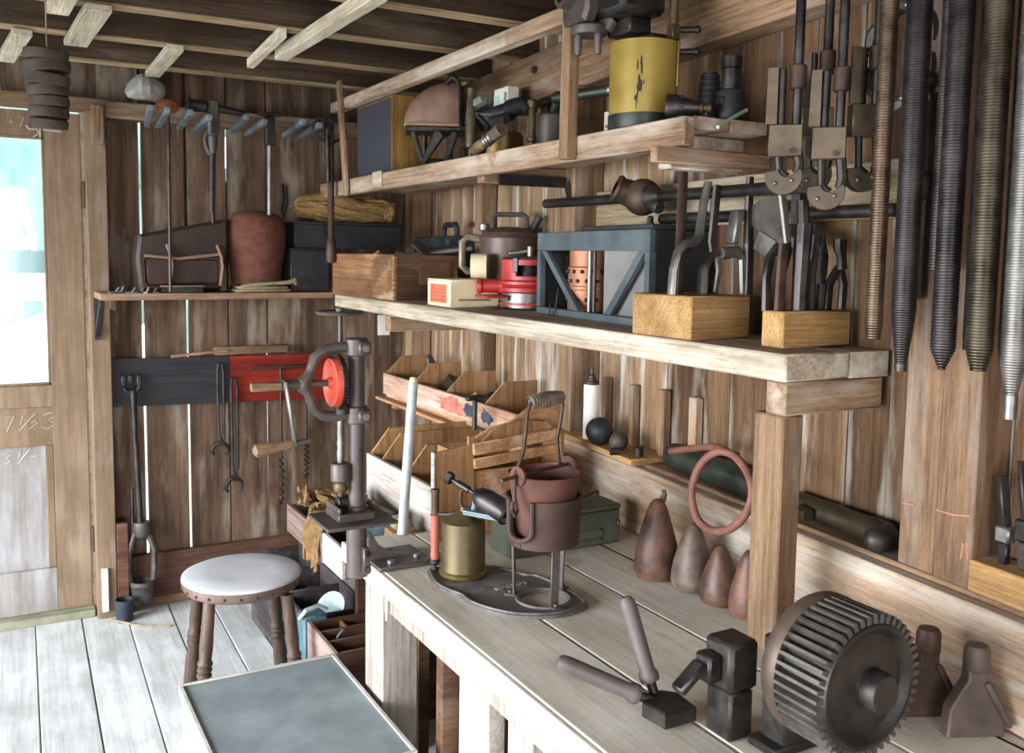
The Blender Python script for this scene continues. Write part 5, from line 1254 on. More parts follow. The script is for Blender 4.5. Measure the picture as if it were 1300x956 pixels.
# T-handled augers on the red half
def auger(x, zt, L, Ls, label, bar=True):
    t = thing('long_auger', label, 'auger', (x, 3.83, zt))
    m = MB(); m.cyl((0, 0, 0), (0, 0, -L+Ls), .0055, n=10); m.build('shank', IRON, t)
    m = MB(); prev = None
    pts = [(.0075*math.cos(q*.7), .0075*math.sin(q*.7), -L+Ls-Ls*q/60) for q in range(61)]; m.tube(pts, .0045, 6); m.cyl((0, 0, -L+Ls), (0, 0, -L), .004, n=8); m.build('twist', IRON, t)
    if bar: m = MB(); m.box(-.13, .12, -.008, .008, .0, .014, .003); m.build('cross_handle', IRONB, t)
    return t
auger(1.052, .935, .575, .20, 'longer dark auger with wide cross handle on red board')
auger(1.158, .92, .46, .16, 'shorter dark auger hanging right of the long one, by the drill crank', False)
# pipe tools hung over the pegs
h1 = thing('wooden_handled_rod', 'slim steel rod with turned brown wooden handle, leftmost on the pegs', 'rod', (.575, 3.53, 1.925))
m = MB(); m.lathe([(0, -.036), (.014, -.036), (.024, -.024), (.026, 0), (.024, .024), (.014, .036), (0, .036)], 18, T(0, 0, 0) @ RZ(0) @ RY(90)); m.build('handle', wood('red_brown_handle', '#6a3a22', '#94563a', '#a86a4a', 'X', 1, rough=.4), h1)
m = MB(); m.cyl((0.002, 0, -.018), (-.002, 0, -.655), .0058, n=10); m.build('rod', STEELD, h1)
h2 = thing('ratchet_pipe_tool', 'dark ratchet tool with box head and slanting handle, second on the pegs', 'tool', (.728, 3.52, 1.905))
m = MB(); m.box(-.020, .020, -.02, .02, -.075, .055, .006); m.build('head', CAST, h2)
m = MB(); m.box(-.010, .010, -.023, -.0205, -.065, -.015, .002); m.build('slot', BLACKP, h2)
m = MB(); m.cyl((-.085, .0, .030), (-.021, 0, .030), .022, .022, n=16, ch=.004); m.cyl((.021, 0, .025), (.115, 0, .014), .014, .012, n=14); m.cyl((-.088, 0, .03), (-.080, 0, .03), .034, .03, n=16); m.build('cross_barrel', IRON, h2)
m = MB(); m.lathe([(0, -.076), (.018, -.076), (.016, -.11), (.012, -.135), (0, -.135)], 16, T(-.002, 0, 0)); m.tube([(-.020, 0, -.06), (-.030, 0, -.085), (-.024, 0, -.115), (-.012, 0, -.14)], .0075, 8); m.build('neck', CAST, h2)
m = MB(); m.cyl((-.003, 0, -.135), (-.008, 0, -.345), .0115, .010, n=14); m.cyl((-.006, .0, -.33), (-.004, 0, -.385), .0075, n=10); m.build('handle', IRON, h2)
h3 = thing('box_head_bar', 'plain steel bar with small dark block head, third on the pegs', 'bar', (.935, 3.53, 1.90))
m = MB(); m.box(-.017, .017, -.015, .015, -.085, .02, .004); m.box(-.045, .045, -.008, .008, .0205, .034, .002); m.build('head', IRON, h3)
m = MB(); m.cyl((0, 0, -.0855), (-.003, 0, -.345), .0085, n=14, ch=.002); m.build('bar', STEEL, h3)
h4 = thing('loop_eared_stock', 'long brown pipe stock with looped ears and heavy foot, rightmost on the pegs', 'pipe stock', (1.155, 3.50, 1.895))
m = MB(); m.box(-.016, .016, -.016, .016, -.07, .035, .005); m.box(-.055, .055, -.008, .008, .0205, .032, .002) ; m.build('head', IRON, h4)
for s in (-1, 1):
    m = MB(); m.tube([(s*.018, 0, -.055), (s*.050, 0, -.040), (s*.066, 0, -.015), (s*.055, 0, .012), (s*.035, 0, .018)], .006, 8); m.build('ear', IRON, h4)
m = MB(); m.cyl((-.012, -.014, -.03), (-.010, -.016, -.21), .009, .0075, n=12, ch=.002); m.build('side_pin', STEELD, h4)
m = MB(); m.lathe([(0, -.07), (.013, -.07), (.0125, -.42), (.016, -.425), (.020, -.45), (.020, -.50), (.017, -.515), (0, -.515)], 18, T(.006, 0, 0)); m.build('shaft', IRONB, h4)
# forked strap and stone, roll of leather rings hung from a cord
m = MB(); m.tube([(0, 0, 0), (.004, -.004, -.06), (-.006, -.004, -.12)], .010, 6, flat=.5); m.tube([(0.015, 0, -.01), (.020, -.004, -.07), (.002, -.004, -.14)], .008, 6, flat=.5)
tag(m.build('hanging_strap', IRON, None, (1.078, 3.885, 1.70)), 'dark forked leather strap hanging on wall above the round tub', 'strap')
m = MB(); m.sphere((0, 0, .055), (.072, .05, .054), 14); m.noise(.028, 13, 6); tag(m.build('pale_stone', STONE, None, (.548, 3.83, 1.972), 0, False), 'pale grey rough stone sitting on top beam over the pegs', 'stone')
rr = thing('leather_ring_stack', 'stack of worn dark leather rings hanging by a cord from the joists, top left', 'rings', (.146, 2.62, 1.715))
zr = 0
for i, (r, h, tx, ty, ox) in enumerate(((.044, .024, 5, 4, 0.0), (.046, .026, -2, 2, 0.0), (.046, .026, 2, -2, .001), (.047, .026, -2, -3, .0), (.050, .028, 3, 5, -.001), (.054, .030, -3, -6, -.002), (.051, .027, 4, 2, -.003))):
    m = MB(); m.lathe([(.020, 0), (r-.003, 0), (r, .003), (r+.001, h*.5), (r, h-.003), (r-.004, h), (.020, h), (.020, 0)], 28, T(ox, 0, zr) @ RX(tx) @ RY(ty)); m.noise(.0025, 14, i); m.build('ring', FELT, rr); zr += h+.0008
MB().cyl((0, 0, -.004), (0, 0, .34), .0018, n=6).build('cord', CLOTH, rr)

# ================================================================== UPPER SHELF
UZ = 1.6975
sp = thing('speaker_cabinet', 'honey wood speaker cabinet with charcoal cloth front, left end of upper shelf', 'speaker', (1.225, 3.03, UZ), 0)
MB().box(.003, .17, 0, .36, 0, .262, .002).build('cabinet', SPKWOOD, sp)
MB().box(0, .0025, .010, .352, .006, .254, .001).build('grille', SPKCLOTH, sp)
MB().box(-.002, .0025, -.001, .0095, 0, .262).build('front_edge', SPKWOOD, sp)
dm = thing('hooded_blower', 'blotched brown domed iron hood on dark legs with curved strap, upper shelf', 'blower', (1.31, 2.865, UZ), math.radians(65.7)); dm.scale = (.8, .62, 1)
a = [(.0, .14), (.14, .14)]
m = MB(); rows = []
for k in range(13):
    t_ = k/12; yy = -.125+.29*t_
    hh = .155*math.sqrt(max(0.02, 1-(.97*t_)**2.2)); ww = .085*(1-.45*t_**3)
    rows.append([(ww*math.cos(PI*q/14)*(1 if abs(math.cos(PI*q/14)) < .98 else 1), yy, .1346+hh*math.sin(PI*q/14)**.75) for q in range(15)])
vv = [[m._v(c, None) for c in rw] for rw in rows]
for a_ in range(12):
    for b_ in range(14): m.bm.faces.new([vv[a_][b_], vv[a_][b_+1], vv[a_+1][b_+1], vv[a_+1][b_]])
m.bm.faces.new(vv[0]); m.bm.faces.new(vv[-1])
for a_ in range(12): m.bm.faces.new([vv[a_][0], vv[a_+1][0], vv[a_+1][-1], vv[a_][-1]])
m.build('hood', HOOD, dm)
m = MB(); m.tube([(-.086, -.12, .140), (-.086, .0, .141), (-.082, .08, .141), (-.066, .14, .141), (-.04, .165, .140)], .006, 6); m.build('hood_seam', LEATHERT, dm)
m = MB(); m.box(-.085, .085, -.155, .16, .118, .1345, .004); m.build('bed_plate', IRON, dm)
for y0, y1 in ((.145, .06), (-.02, -.06)) : pass
m = MB(); m.tube([(-.06, .12, .117), (-.06, .085, .05), (-.065, .055, .006)], [.016, .012, .014], 8, flat=.6); m.build('leg', IRON, dm)
m = MB(); m.tube([(-.06, -.02, .117), (-.06, .03, .06), (-.065, .075, .004)], [.030, .018, .014], 8, flat=.6); m.build('leg', IRON, dm)
m = MB(); m.tube([(-.06, -.10, .117), (-.06, -.07, .05), (-.065, -.035, .006)], [.02, .012, .012], 8, flat=.6); m.build('leg', IRON, dm)
m = MB(); m.tube([(.06, .06, .117), (.06, .06, .005)], .015, 8); m.tube([(.06, .06, .03), (.06, -.08, .03)], .012, 8); m.tube([(.06, -.08, .117), (.06, -.08, .005)], .015, 8); m.build('rear_leg', IRON, dm)
m = MB(); m.tube([(-.055, -.060, .278), (-.082, -.085, .292), (-.086, -.110, .285), (-.087, -.125, .255), (-.088, -.130, .13)], [.010]*5, 8, flat=1.5); m.build('curved_strap', STEELD, dm)
m = MB(); m.bar((-.09, -.11, .125), (-.09, -.20, .135), .012, .010, .002); m.bar((-.09, -.11, .07), (-.09, -.19, .085), .012, .012, .002); m.build('side_arm', IRON, dm)
pc = thing('hand_pump', 'slim brass-grey pump tube standing at shelf front left of the brass can', 'pump', (1.25, 2.49, UZ), 0)
m = MB(); m.lathe([(0, 0), (.006, 0), (.006, .03), (.015, .036), (.015, .135), (.012, .14), (.012, .17), (.0105, .172), (.0105, .205), (0, .207)], 20); m.build('barrel', surf('dull_brass_grey', '#5c5648', '#837a66', .7, .4, 14), pc)
m = MB(); m.bar((0, 0, .13), (.07, .0, .135), .014, .010, .002); m.bar((0.016, .03, .155), (.016, -.055, .17), .03, .022, .004); m.build('bracket', surf('grey_green_bracket', '#6a6a5e', '#888878', .3, .5, 14), pc)
m = MB(); m.box(.02, .10, -.02, .05, .0, .02, .004); m.tube([(.05, .02, .02), (.06, .02, .06), (.05, -.01, .10), (.02, 0, .13)], .010, 8); m.build('stand', IRON, pc)
k1 = thing('blowlamp', 'brass-tanked blowlamp with black burner on upper shelf behind the brush', 'blowlamp', (1.42, 2.605, UZ), 0)
m = MB(); m.lathe([(0, 0), (.062, 0), (.066, .004), (.066, .092), (.058, .101), (.02, .108), (0, .108)], 32); m.build('tank', BRASSL, k1)
m = MB(); m.lathe([(.050, 0), (.026, .0), (.030, .10), (.020, .12), (.020, .12), (.046, .0)][:4]+[(0, .12)], 20, align((-.03, .055, .150), (.35, -1, .14))); m.build('burner', BLACKP, k1)
m = MB(); m.lathe([(.016, 0), (.030, 0), (.030, .014), (.016, .014), (.016, 0)], 22, align((-.045, .065, .150), (.35, -1, .14)) @ T(0, 0, -.012)); m.build('burner_ring', STEELD, k1); m = MB(); m.cyl((0, 0, .1085), (-.01, .0, .15), .012, n=12); m.build('burner_stem', STEELD, k1)
m = MB(); m.tube([(0, -.05, .17), (.01, -.13, .175), (.01, -.16, .15)], [.028, .026, .020], 14); m.cyl((-.05, -.035, .125), (-.05, -.115, .13), .022, .016, n=16, ch=.003); m.build('elbow', BLACKP, k1)
br = thing('paint_brush', 'flat brush with wooden handle leaning at front of upper shelf', 'brush', (1.245, 2.42, UZ), 0)
m = MB(); q0, q1 = Vector((.0, .04, .020)), Vector((.02, -.085, .070)); dd = q1-q0
m.lathe([(0, 0), (.012, 0), (.018, .02), (.018, .045), (.013, .06), (0, .06)], 16, align(q0, dd)); m.build('handle', W_HANDLE, br)
m = MB(); m.lathe([(0, .0605), (.014, .0605), (.017, .075), (.017, .10), (.020, .145), (0, .14)], 12, align(q0, dd)); m.build('bristles', BROOM, br)
for k in range(3):
    m = MB(); m.lathe([(.0175, .068+.012*k), (.0195, .070+.012*k), (.0175, .075+.012*k)], 16, align(q0, dd)); m.build('binding', STEEL, br)
ct = thing('white_green_carton', 'white and pale green carton tucked against top beam above the blowlamp', 'carton', (1.462, 2.66, 1.885), 0)
m = MB(); m.box(-.02, .02, -.045, .045, 0, .062, .001); m.build('body', WHITEP, ct); 
m = MB(); m.box(-.0212, -.0202, .010, .044, .002, .042); m.build('green_panel', TEALP, ct)
m = MB(); m.box(-.0212, -.0202, -.040, -.022, .008, .045); m.build('dark_print', surf('grey_print', '#7a7a7c', '#9a9a9a', 0, .8, 60), ct)
MB().box(-.055, .075, -.05, .05, 0, .012, .002).build('beam_cleat', W_FRAME, None, (1.475, 2.66, 1.8725))
tag(bpy.data.objects['beam_cleat'], 'small brown cleat on top beam under the white green carton', 'cleat')
k2 = thing('small_blowlamp', 'smaller dark-tanked blowlamp with brass pump, left of the front hanger', 'blowlamp', (1.38, 2.235, UZ), 0)
m = MB(); m.lathe([(0, 0), (.046, 0), (.048, .003), (.048, .105), (.044, .110), (.02, .114), (0, .114)], 28); m.build('tank', surf('dark_bronze_tank', '#3a3430', '#57504a', .6, .36, 10), k2)
m = MB(); m.lathe([(0, 0), (.008, 0), (.009, .02), (.013, .024), (.013, .034), (.0105, .037), (.0105, .105), (.008, .112), (.015, .128), (.012, .133), (0, .133)], 18, T(-.105, -.06, 0)); m.build('pump', BRASS, k2)
m = MB(); m.cyl((-.03, -.04, .145), (.05, -.21, .152), .015, n=16, ch=.003); m.cyl((0, 0, .112), (-.01, -.04, .16), .014, n=12); m.cyl((-.105, -.06, .118), (-.03, -.04, .145), .007, n=8); m.build('burner_tube', BRONZE, k2)
m = MB(); m.cyl((.042, -.20, .152), (.082, -.285, .156), .018, n=18, ch=.003); bt_ = m.build('nozzle', STEEL, k2)
hole = MB().cyl((0, 0, 0), (0, 0, .001), .004, n=8).mesh('air_hole')
for i in range(4): put('air_hole', hole, BLACKP, bt_, (.042+.0135+.008*(i//2) - .0165, -.238-.018*(i//2), .150+.012*(i % 2)), rot=(math.radians(90), 0, math.radians(-65)))
wbx = thing('white_packet', 'small white packet standing left of the yellow can', 'packet', (1.34, 1.865, UZ), 0)
m = MB(); m.box(-.03, .03, -.028, .028, 0, .068, .001); m.build('body', WHITEP, wbx); MB().box(-.0312, -.0302, -.02, .02, .03, .036).build('print_line', GREYP, wbx)
yc = thing('yellow_can', 'tall chipped yellow paint can with black base, at right of upper shelf', 'can', (1.272, 1.690, UZ), 0)
m = MB(); m.lathe([(0, .0), (.075, 0), (.076, .003), (.076, .030), (0, .030)], 48); m.build('base_band', surf('black_green_band', '#22261f', '#3c4038', .4, .35, 14), yc)
m = MB(); m.lathe([(0, .0305), (.0745, .0305), (.0745, .178), (.0757, .179), (.0757, .184), (.073, .186), (0, .188)], 48); m.build('drum', YELLOW, yc)
R1 = random.Random(21)
chp = surf('bare_black_chip', '#211f1c', '#34302a', .2, .6, 30)
for ang, zz, hh, ww in ((-131, .135, .014, 2.0), (-137, .128, .018, 1.5), (-130, .120, .016, 1.5), (-134, .098, .012, 2.5), (-132, .083, .016, 5.0), (-136, .068, .022, 1.2), (-139, .060, .008, 2.2), (-126, .092, .006, 1.2), (-138, .045, .014, .8)):
    n_ = 7; vv = []
    m = MB(); ring = []
    for q in range(n_+3):
        a = 2*PI*q/(n_+3); ra = math.radians(ang+ww*math.cos(a)*R1.uniform(.6, 1.2)); ring.append((.0748*math.cos(ra), .0748*math.sin(ra), zz+hh*math.sin(a)*R1.uniform(.6, 1.1)))
    m.bm.faces.new([m._v(c, None) for c in ring]); m.build('paint_chip', chp, yc)
yb = Vector((.040, -.066, 0))
m = MB(); m.tube([yb+Vector((0.0, 0, .09)), yb+Vector((-.001, -.002, .14)), yb+Vector((.002, 0, .184))], .0035, 6); m.build('hanger_wire', BRASSL, yc)
m = MB(); m.box(.028, .050, -.062, -.040, .1885, .222, .002); m.cyl((.040, -.050, .222), (.040, -.050, .34), .010, n=12); m.build('bracket', BRASS, yc)
for z in (.168, .215):
    m = MB(); m.cyl((.058, -.046, z), (.088, -.068, z), .007, n=10, ch=.002); m.sphere((.090, -.069, z), .009, 10); m.build('tap', IRON, yc)
m = MB(); m.box(-.01, .045, -.038, .03, .1885, .204, .003); m.build('dark_plate', IRON, yc)
mc = thing('drive_head_machine', 'grey-brown cast drive head with flange and two pins, sitting on the yellow can', 'machine', (1.235, 1.715, UZ+.2045), 0)
m = MB(); m.box(-.06, .06, -.075, .085, .034, .16, .012); m.box(-.015, .045, -.04, .045, 0, .0345, .004); m.build('housing', IRON, mc)
m = MB(); m.lathe([(0, 0), (.038, 0), (.041, .005), (.041, .017), (.038, .020), (0, .020)], 36, T(-.058, .050, .002)); m.cyl((-.03, .03, .016), (-.02, .02, .036), .02, n=12); m.build('flange', DRILLP, mc)
for dx, dy in ((-.024, .008), (.006, -.026)):
    m = MB(); m.lathe([(0, -.042), (.0065, -.042), (.008, -.039), (.0095, .0015), (0, .0015)], 14, T(-.058+dx, .050+dy, 0)); m.build('pin', DRILLP, mc)
m = MB(); m.prism([(-.05, .030), (.035, .028), (.05, .05), (.05, .12), (-.045, .12), (-.055, .08)], .0605, .090, Matrix(((0, 0, -1, 0), (-1, 0, 0, .065), (0, 1, 0, 0), (0, 0, 0, 1))), .008); m.lathe([(.012, 0), (.022, 0), (.024, .01), (.024, .03), (0, .03)], 22, align((-.115, .085, .085), (1, 0, 0))); m.build('face_casting', DRILLP, mc)
cn = thing('burner_cone', 'dark steel burner cone on its side with brass neck, in front of yellow can', 'burner', (1.236, 1.515, UZ), 0)
q0, dd = Vector((-.012, .03, .028)), Vector((.30, -.30, -.02))
m = MB(); m.lathe([(.020, .0), (.0265, .0), (.027, .004), (.0255, .022), (.015, .056), (.012, .066), (0, .066)], 24, align(q0, dd)); m.build('cone', STEELD, cn)
m = MB(); m.lathe([(0, .0665), (.011, .0665), (.011, .073), (.008, .075), (.008, .082), (.010, .084), (.010, .090), (0, .090)], 16, align(q0, dd)); m.build('neck', BRASS, cn)
for k in range(6):
    a = k*PI/3; mm = align(q0, dd) @ Matrix.Rotation(a, 4, 'Z'); m = MB(); m.box(.0215, .0245, -.004, .004, .022, .036, .001, mm); m.build('air_slot', BLACKP, cn)
tp = thing('toothed_pipe', 'black ribbed conical casting standing just right of the yellow can', 'casting', (1.410, 1.63, UZ), 0)
m = MB(); pf = [(0, 0)]
for k in range(10): pf += [(.034-.0014*k, .013*k+.0), (.034-.0014*k, .013*k+.007), (.030-.0014*k, .013*k+.009), (.030-.0014*k, .013*k+.0125)]
pf += [(0, .132)]; m.lathe(pf, 24); m.build('ribbed_body', BLACKP, tp)
sk = thing('black_socket', 'black stepped round socket standing at right end of upper shelf', 'socket', (1.345, 1.49, UZ), 0)
m = MB(); m.lathe([(0, 0), (.028, 0), (.029, .003), (.029, .060), (.027, .064), (.019, .066), (0, .066)], 28); m.build('body', BLACKP, sk)
m = MB(); m.lathe([(.012, .0665), (.019, .0665), (.019, .108), (.022, .110), (.022, .132), (.016, .133), (.014, .12), (0, .1)], 26); m.build('neck', STEELD, sk)
MB().box(-.030, -.0285, -.012, .010, .03, .05, .001).build('notch', IRON, sk)
m = MB(); m.cyl((-.05, .05, .017), (-.06, -.04, .017), .014, n=12, ch=.003); tag(m.build('short_stub', IRON, None, (1.355, 1.53, UZ)), 'short dark iron stub lying left of the black socket', 'stub')
# ================================================================== HANGING ON THE RIGHT
# bars under the joists that the tools hang from
struct(MB().box(1.275, 1.335, .55, 1.14, 2.040, 2.0595, .003).build('trim_11', W_JOIST))
struct(MB().box(1.20, 1.36, 1.165, 1.26, 2.040, 2.0595, .003).build('trim_12', W_JOIST))
def threaded(loc, ztip, r, label, mat, tip=.05, rt=.009, pitch=.0046, stub=0.0):
    t = thing('threaded_rod', label, 'rod', (loc[0], loc[1], ztip), 0, 'threaded rods hung at right')
    H = 2.0385-ztip
    pr_ = [(0, 0), (rt, 0), (rt, stub)]
    z = stub+.0002; q = 0
    while z < H-.02:
        f = min(1.0, (z-stub)/tip) if tip else 1.0
        rr = rt+(r-rt)*f
        pr_ += [(rr-.0013, z), (rr, z+pitch*.3), (rr, z+pitch*.6), (rr-.0013, z+pitch*.9)]; z += pitch
    pr_ += [(r*.8, z), (r*.8, H), (0, H)]
    m = MB(); m.lathe(pr_, 18); m.build('thread', mat, t)
    return t
threaded((1.308, 1.076), 1.287, .0150, 'copper-coloured slender coil-threaded rod, leftmost of the hanging rods', COPPER, .02, .0125)
threaded((1.300, 1.012), 1.240, .0200, 'thick purple-brown threaded rod with long tapered tip, second of the hanging rods', STEELD, .085, .010, .0040, .012)
threaded((1.312, .966), 1.405, .0115, 'thin dark blunt-ended threaded rod, shortest of the hanging rods', STEELD, .01, .0115)
threaded((1.292, .931), 1.252, .0190, 'thick threaded rod ending in a short cone, fourth of the hanging rods', STEELD, .030, .006)
threaded((1.318, .902), 1.285, .0130, 'dark rod half hidden between the two thick coned rods', IRON, .02, .012)
threaded((1.286, .866), 1.258, .0195, 'thick brownish rod with blunt cone, sixth of the hanging rods', surf('bronze_rod', '#3e372e', '#645a4c', .85, .34, 16), .030, .012)
threaded((1.316, .840), 1.270, .0150, 'very dark rod behind the two brightest hanging rods', IRON, .03, .012)
threaded((1.280, .808), 1.195, .0180, 'bright steel rod with narrow stepped tip, rightmost of the hanging rods', STEEL, .045, .0095, .0040, .035)
# pipe cutters
def cutter(loc, label, hz=0.0, rz=-46, big=1.0):
    t = thing('pipe_cutter', label, 'pipe cutter', loc, math.radians(rz), 'pipe cutters hung at right')
    L = 2.0385-loc[2]
    m = MB(); m.box(-.030, .028, -.013, .013, -.028, .028, .002); m.build('block', surf('cutter_block', '#54473a', '#756556', .7, .4, 14) if 'cutter_block' not in bpy.data.materials else bpy.data.materials['cutter_block'], t)
    m = MB(); hexpr(m, (.012, -.0133, -.018), (0, -1, 0), .0055, .004); m.build('screw', IRON, t)
    m = MB(); m.cyl((.016, 0, .0285), (.016, 0, .088), .0080, n=12); m.cyl((.016, 0, .131), (.016, 0, L), .0085, n=14); m.tube([(.016, 0, .08), (.016, 0, .14)], .007, 8); m.build('handle_rod', STEELD, t)
    m = MB(); m.cyl((.016, 0, .0885), (.016, 0, .1305), .0145, n=18, ch=.002); m.build('collar', IRONB, t)
    m = MB(); m.cyl((-.010, 0, .0285), (-.010, 0, .125), .0075, n=12, ch=.001); m.build('guide_rod', STEELD, t)
    m = MB(); m.prism([(-.036, .0285), (-.017, .0285), (-.017, .125), (-.034, .125)], .006, .012, RX(90)); m.build('side_plate', bpy.data.materials['cutter_block'], t)
    R = .032
    po = [(R*math.cos(math.radians(a)), R*math.sin(math.radians(a))) for a in range(165, 396, 11)]
    pi_ = [(.006+.015*math.cos(math.radians(a)), .014+.015*math.sin(math.radians(a))) for a in range(330, 189, -14)]
    m = MB(); m.prism(po+pi_, -.011, .011, T(-.002, 0, -.062+hz) @ RX(90), .001); hk = m.build('hook', surf('cutter_hook', '#4c4238', '#6b5e50', .7, .42, 14) if 'cutter_hook' not in bpy.data.materials else bpy.data.materials['cutter_hook'], t)
    for x, z in ((-.014, -.012), (.014, -.007)):
        m = MB(); m.sphere((x-.002, -.0115, z-.062+hz), .004, 10); m.build('rivet', STEEL, hk)
    m = MB(); m.tube([(.020, .0, -.02), (.024, 0, -.04+hz), (.021, 0, -.055+hz)], .009, 8); m.tube([(-.012, 0, -.026), (-.010, 0, -.05+hz), (.004, 0, -.062+hz)], .007, 8); m.build('jaw_arm', IRON, t)
    return t
cutter((1.232, 1.219, 1.626), 'pipe cutter with pale block and C-shaped hook, leftmost of the hanging cutters')
cutter((1.293, 1.177, 1.622), 'dark pipe cutter with the lowest C-shaped hook, second of the hanging cutters', -.022)
cutter((1.335, 1.248, 1.668), 'dark pipe cutter third from left, its hook turned behind the second', -.03, -30)
cutter((1.360, 1.157, 1.664), 'dark pipe cutter rightmost of the four, beside the copper rod', -.03, -25)
# die stock: ring of bolted iron lobes on the wall
ds = thing('ring_die_stock', 'ring of bolted dark iron lobes hung on wall behind the threaded rods', 'die stock', (1.405, 1.115, 1.775), WR)
for k in range(6):
    a0 = k*60+8
    m = MB(); pts = [(.066*math.cos(math.radians(a0+j*44/8))*(1+.10*math.sin(PI*j/8)), -.012, .078*math.sin(math.radians(a0+j*44/8))*(1+.10*math.sin(PI*j/8))) for j in range(9)]
    m.tube(pts, [.013, .015, .017, .018, .018, .018, .017, .015, .013], 8, flat=.8, rollv=(0, 1, 0))
    lo = m.build('lobe', CAST, ds)
    m = MB(); m.sphere((pts[1][0], -.026, pts[1][2]), .0055, 8); m.build('bolt', STEEL, lo)
    m = MB(); m.sphere((pts[7][0], -.026, pts[7][2]), .0055, 8); m.build('bolt', STEEL, lo)
m = MB(); m.tube([(.066*math.cos(2*PI*i/40), -.006, .078*math.sin(2*PI*i/40)) for i in range(40)], .007, 8, True); m.build('ring', IRON, ds)
m = MB(); m.tube([(.05, -.03, -.085), (.075, -.034, -.062), (.085, -.034, -.05)], [.009, .012, .010], 8); m.cyl((.05, -.03, -.09), (.09, -.03, -.085), .009, n=10); m.tube([(.05, -.006, -.06), (.052, -.03, -.085)], .008, 8); m.build('lever', STEELD, ds)
m = MB(); m.box(-.014, .014, -.012, -.002, -.16, .17, .005); m.sphere((.0, -.010, .03), (.022, .012, .03), 12); m.cyl((0, -.006, .17), (0, -.006, .20), .006, n=8)
o = m.build('iron_strap', IRON, None, (1.375, 1.045, 1.515), WR); tag(o, 'long dark iron strap hung on boards behind second threaded rod', 'strap')
m = MB(); m.tube([(0, 0, 0), (.05, .02, .022), (.10, .028, .045)], .004, 7)
tag(m.build('green_stick', surf('pale_green_stick', '#8fb09a', '#b2cdb8', 0, .6, 20), None, (1.262, 1.432, 1.676)), 'thin pale green stick poking from right end of the upper shelf', 'stick')
# ================================================================== LOOSE THINGS IN THE BINS
m = MB(); m.cyl((0, 0, 0), (.03, -.18, .01), .026, n=18); m.cyl((.0305, -.183, .0102), (.0302, -.1805, .010), .021, n=18)
tag(m.build('card_tube', CARD, None, (1.425, 3.43, .886)), 'cream cardboard tube lying in leftmost bay of the upper bin', 'tube')
m = MB(); m.prism([(-.03, -.03), (.01, -.04), (.03, .01), (.0, .05), (-.02, .02)], 0, .01); m.noise(.01, 20, 3); o = tag(m.build('metal_scrap', CAST, None, (1.50, 3.30, .985)), 'crumpled grey metal scrap sticking up in leftmost bay of the upper bin', 'scrap'); o.rotation_euler = (1.1, .2, .5)
m = MB(); m.box(-.03, .05, -.08, .10, 0, .085, .02); m.noise(.012, 14, 2); tag(m.build('iron_lump', IRONB, None, (1.52, 3.33, .8585)), 'heap of dark iron filling the left bay of the upper bin', 'iron lump')
def bin_bit(nm, loc, lab, cat, rot, mat, fn):
    m = MB(); fn(m); o = tag(m.build(nm, mat, None, loc), lab, cat); o.rotation_euler = rot; return o
bin_bit('iron_block', (1.47, 3.03, .93), 'dark square iron block tilted in second bay of upper bin', 'block', (.5, .4, .2), IRON, lambda m: m.box(-.03, .03, -.05, .05, -.02, .03, .004))
bin_bit('iron_wedge', (1.43, 3.12, .90), 'flat grey iron wedge left of the tilted block in upper bin', 'wedge', (.1, .2, .9), STEELD, lambda m: m.box(-.05, .05, -.03, .03, -.01, .02, .004))
bin_bit('pulley', (1.46, 2.72, .92), 'dark round iron pulley lying in third bay of upper bin', 'wheel', (.9, .5, 0), IRON, lambda m: m.lathe([(.012, -.02), (.04, -.02), (.045, 0), (.04, .02), (.012, .02), (.012, -.02)], 20))
bin_bit('wooden_plug', (1.43, 2.81, .925), 'small pale wooden plug beside the iron pulley in upper bin', 'plug', (.5, .8, 0), W_HANDLE, lambda m: m.cyl((0, 0, -.03), (0, 0, .03), .018, n=12, ch=.003))
bin_bit('blue_lever', (1.09, 2.60, .80), 'dark blue lever tool standing in left bay of lower bin', 'lever', (.2, .5, .2), surf('blue_black', '#26303c', '#3a4656', .2, .5, 14), lambda m: m.cyl((0, 0, -.07), (0, 0, .055), .016, .011, n=12, ch=.003))
bin_bit('grey_fitting', (1.13, 2.46, .77), 'grey iron pipe fitting in middle bay of lower bin', 'fitting', (.9, .3, .4), CAST, lambda m: (m.cyl((0, 0, -.05), (0, 0, .06), .022, n=14), m.cyl((0, 0, 0), (.05, 0, 0), .018, n=12)))
bin_bit('tap_wrench', (1.30, 2.54, .93), 'small blue-headed tap wrench standing at the back of lower bin', 'tap', (0, 0, .3), BRONZE, lambda m: (m.cyl((0, 0, -.05), (0, 0, .045), .008, n=10), m.box(-.035, .035, -.010, .010, .042, .058, .004)))
o = MB().box(-.028, .028, -.004, .0, -.045, .045, .001).build('patch', WHITEP, WBACK, (1.535, 3.900, 1.10))
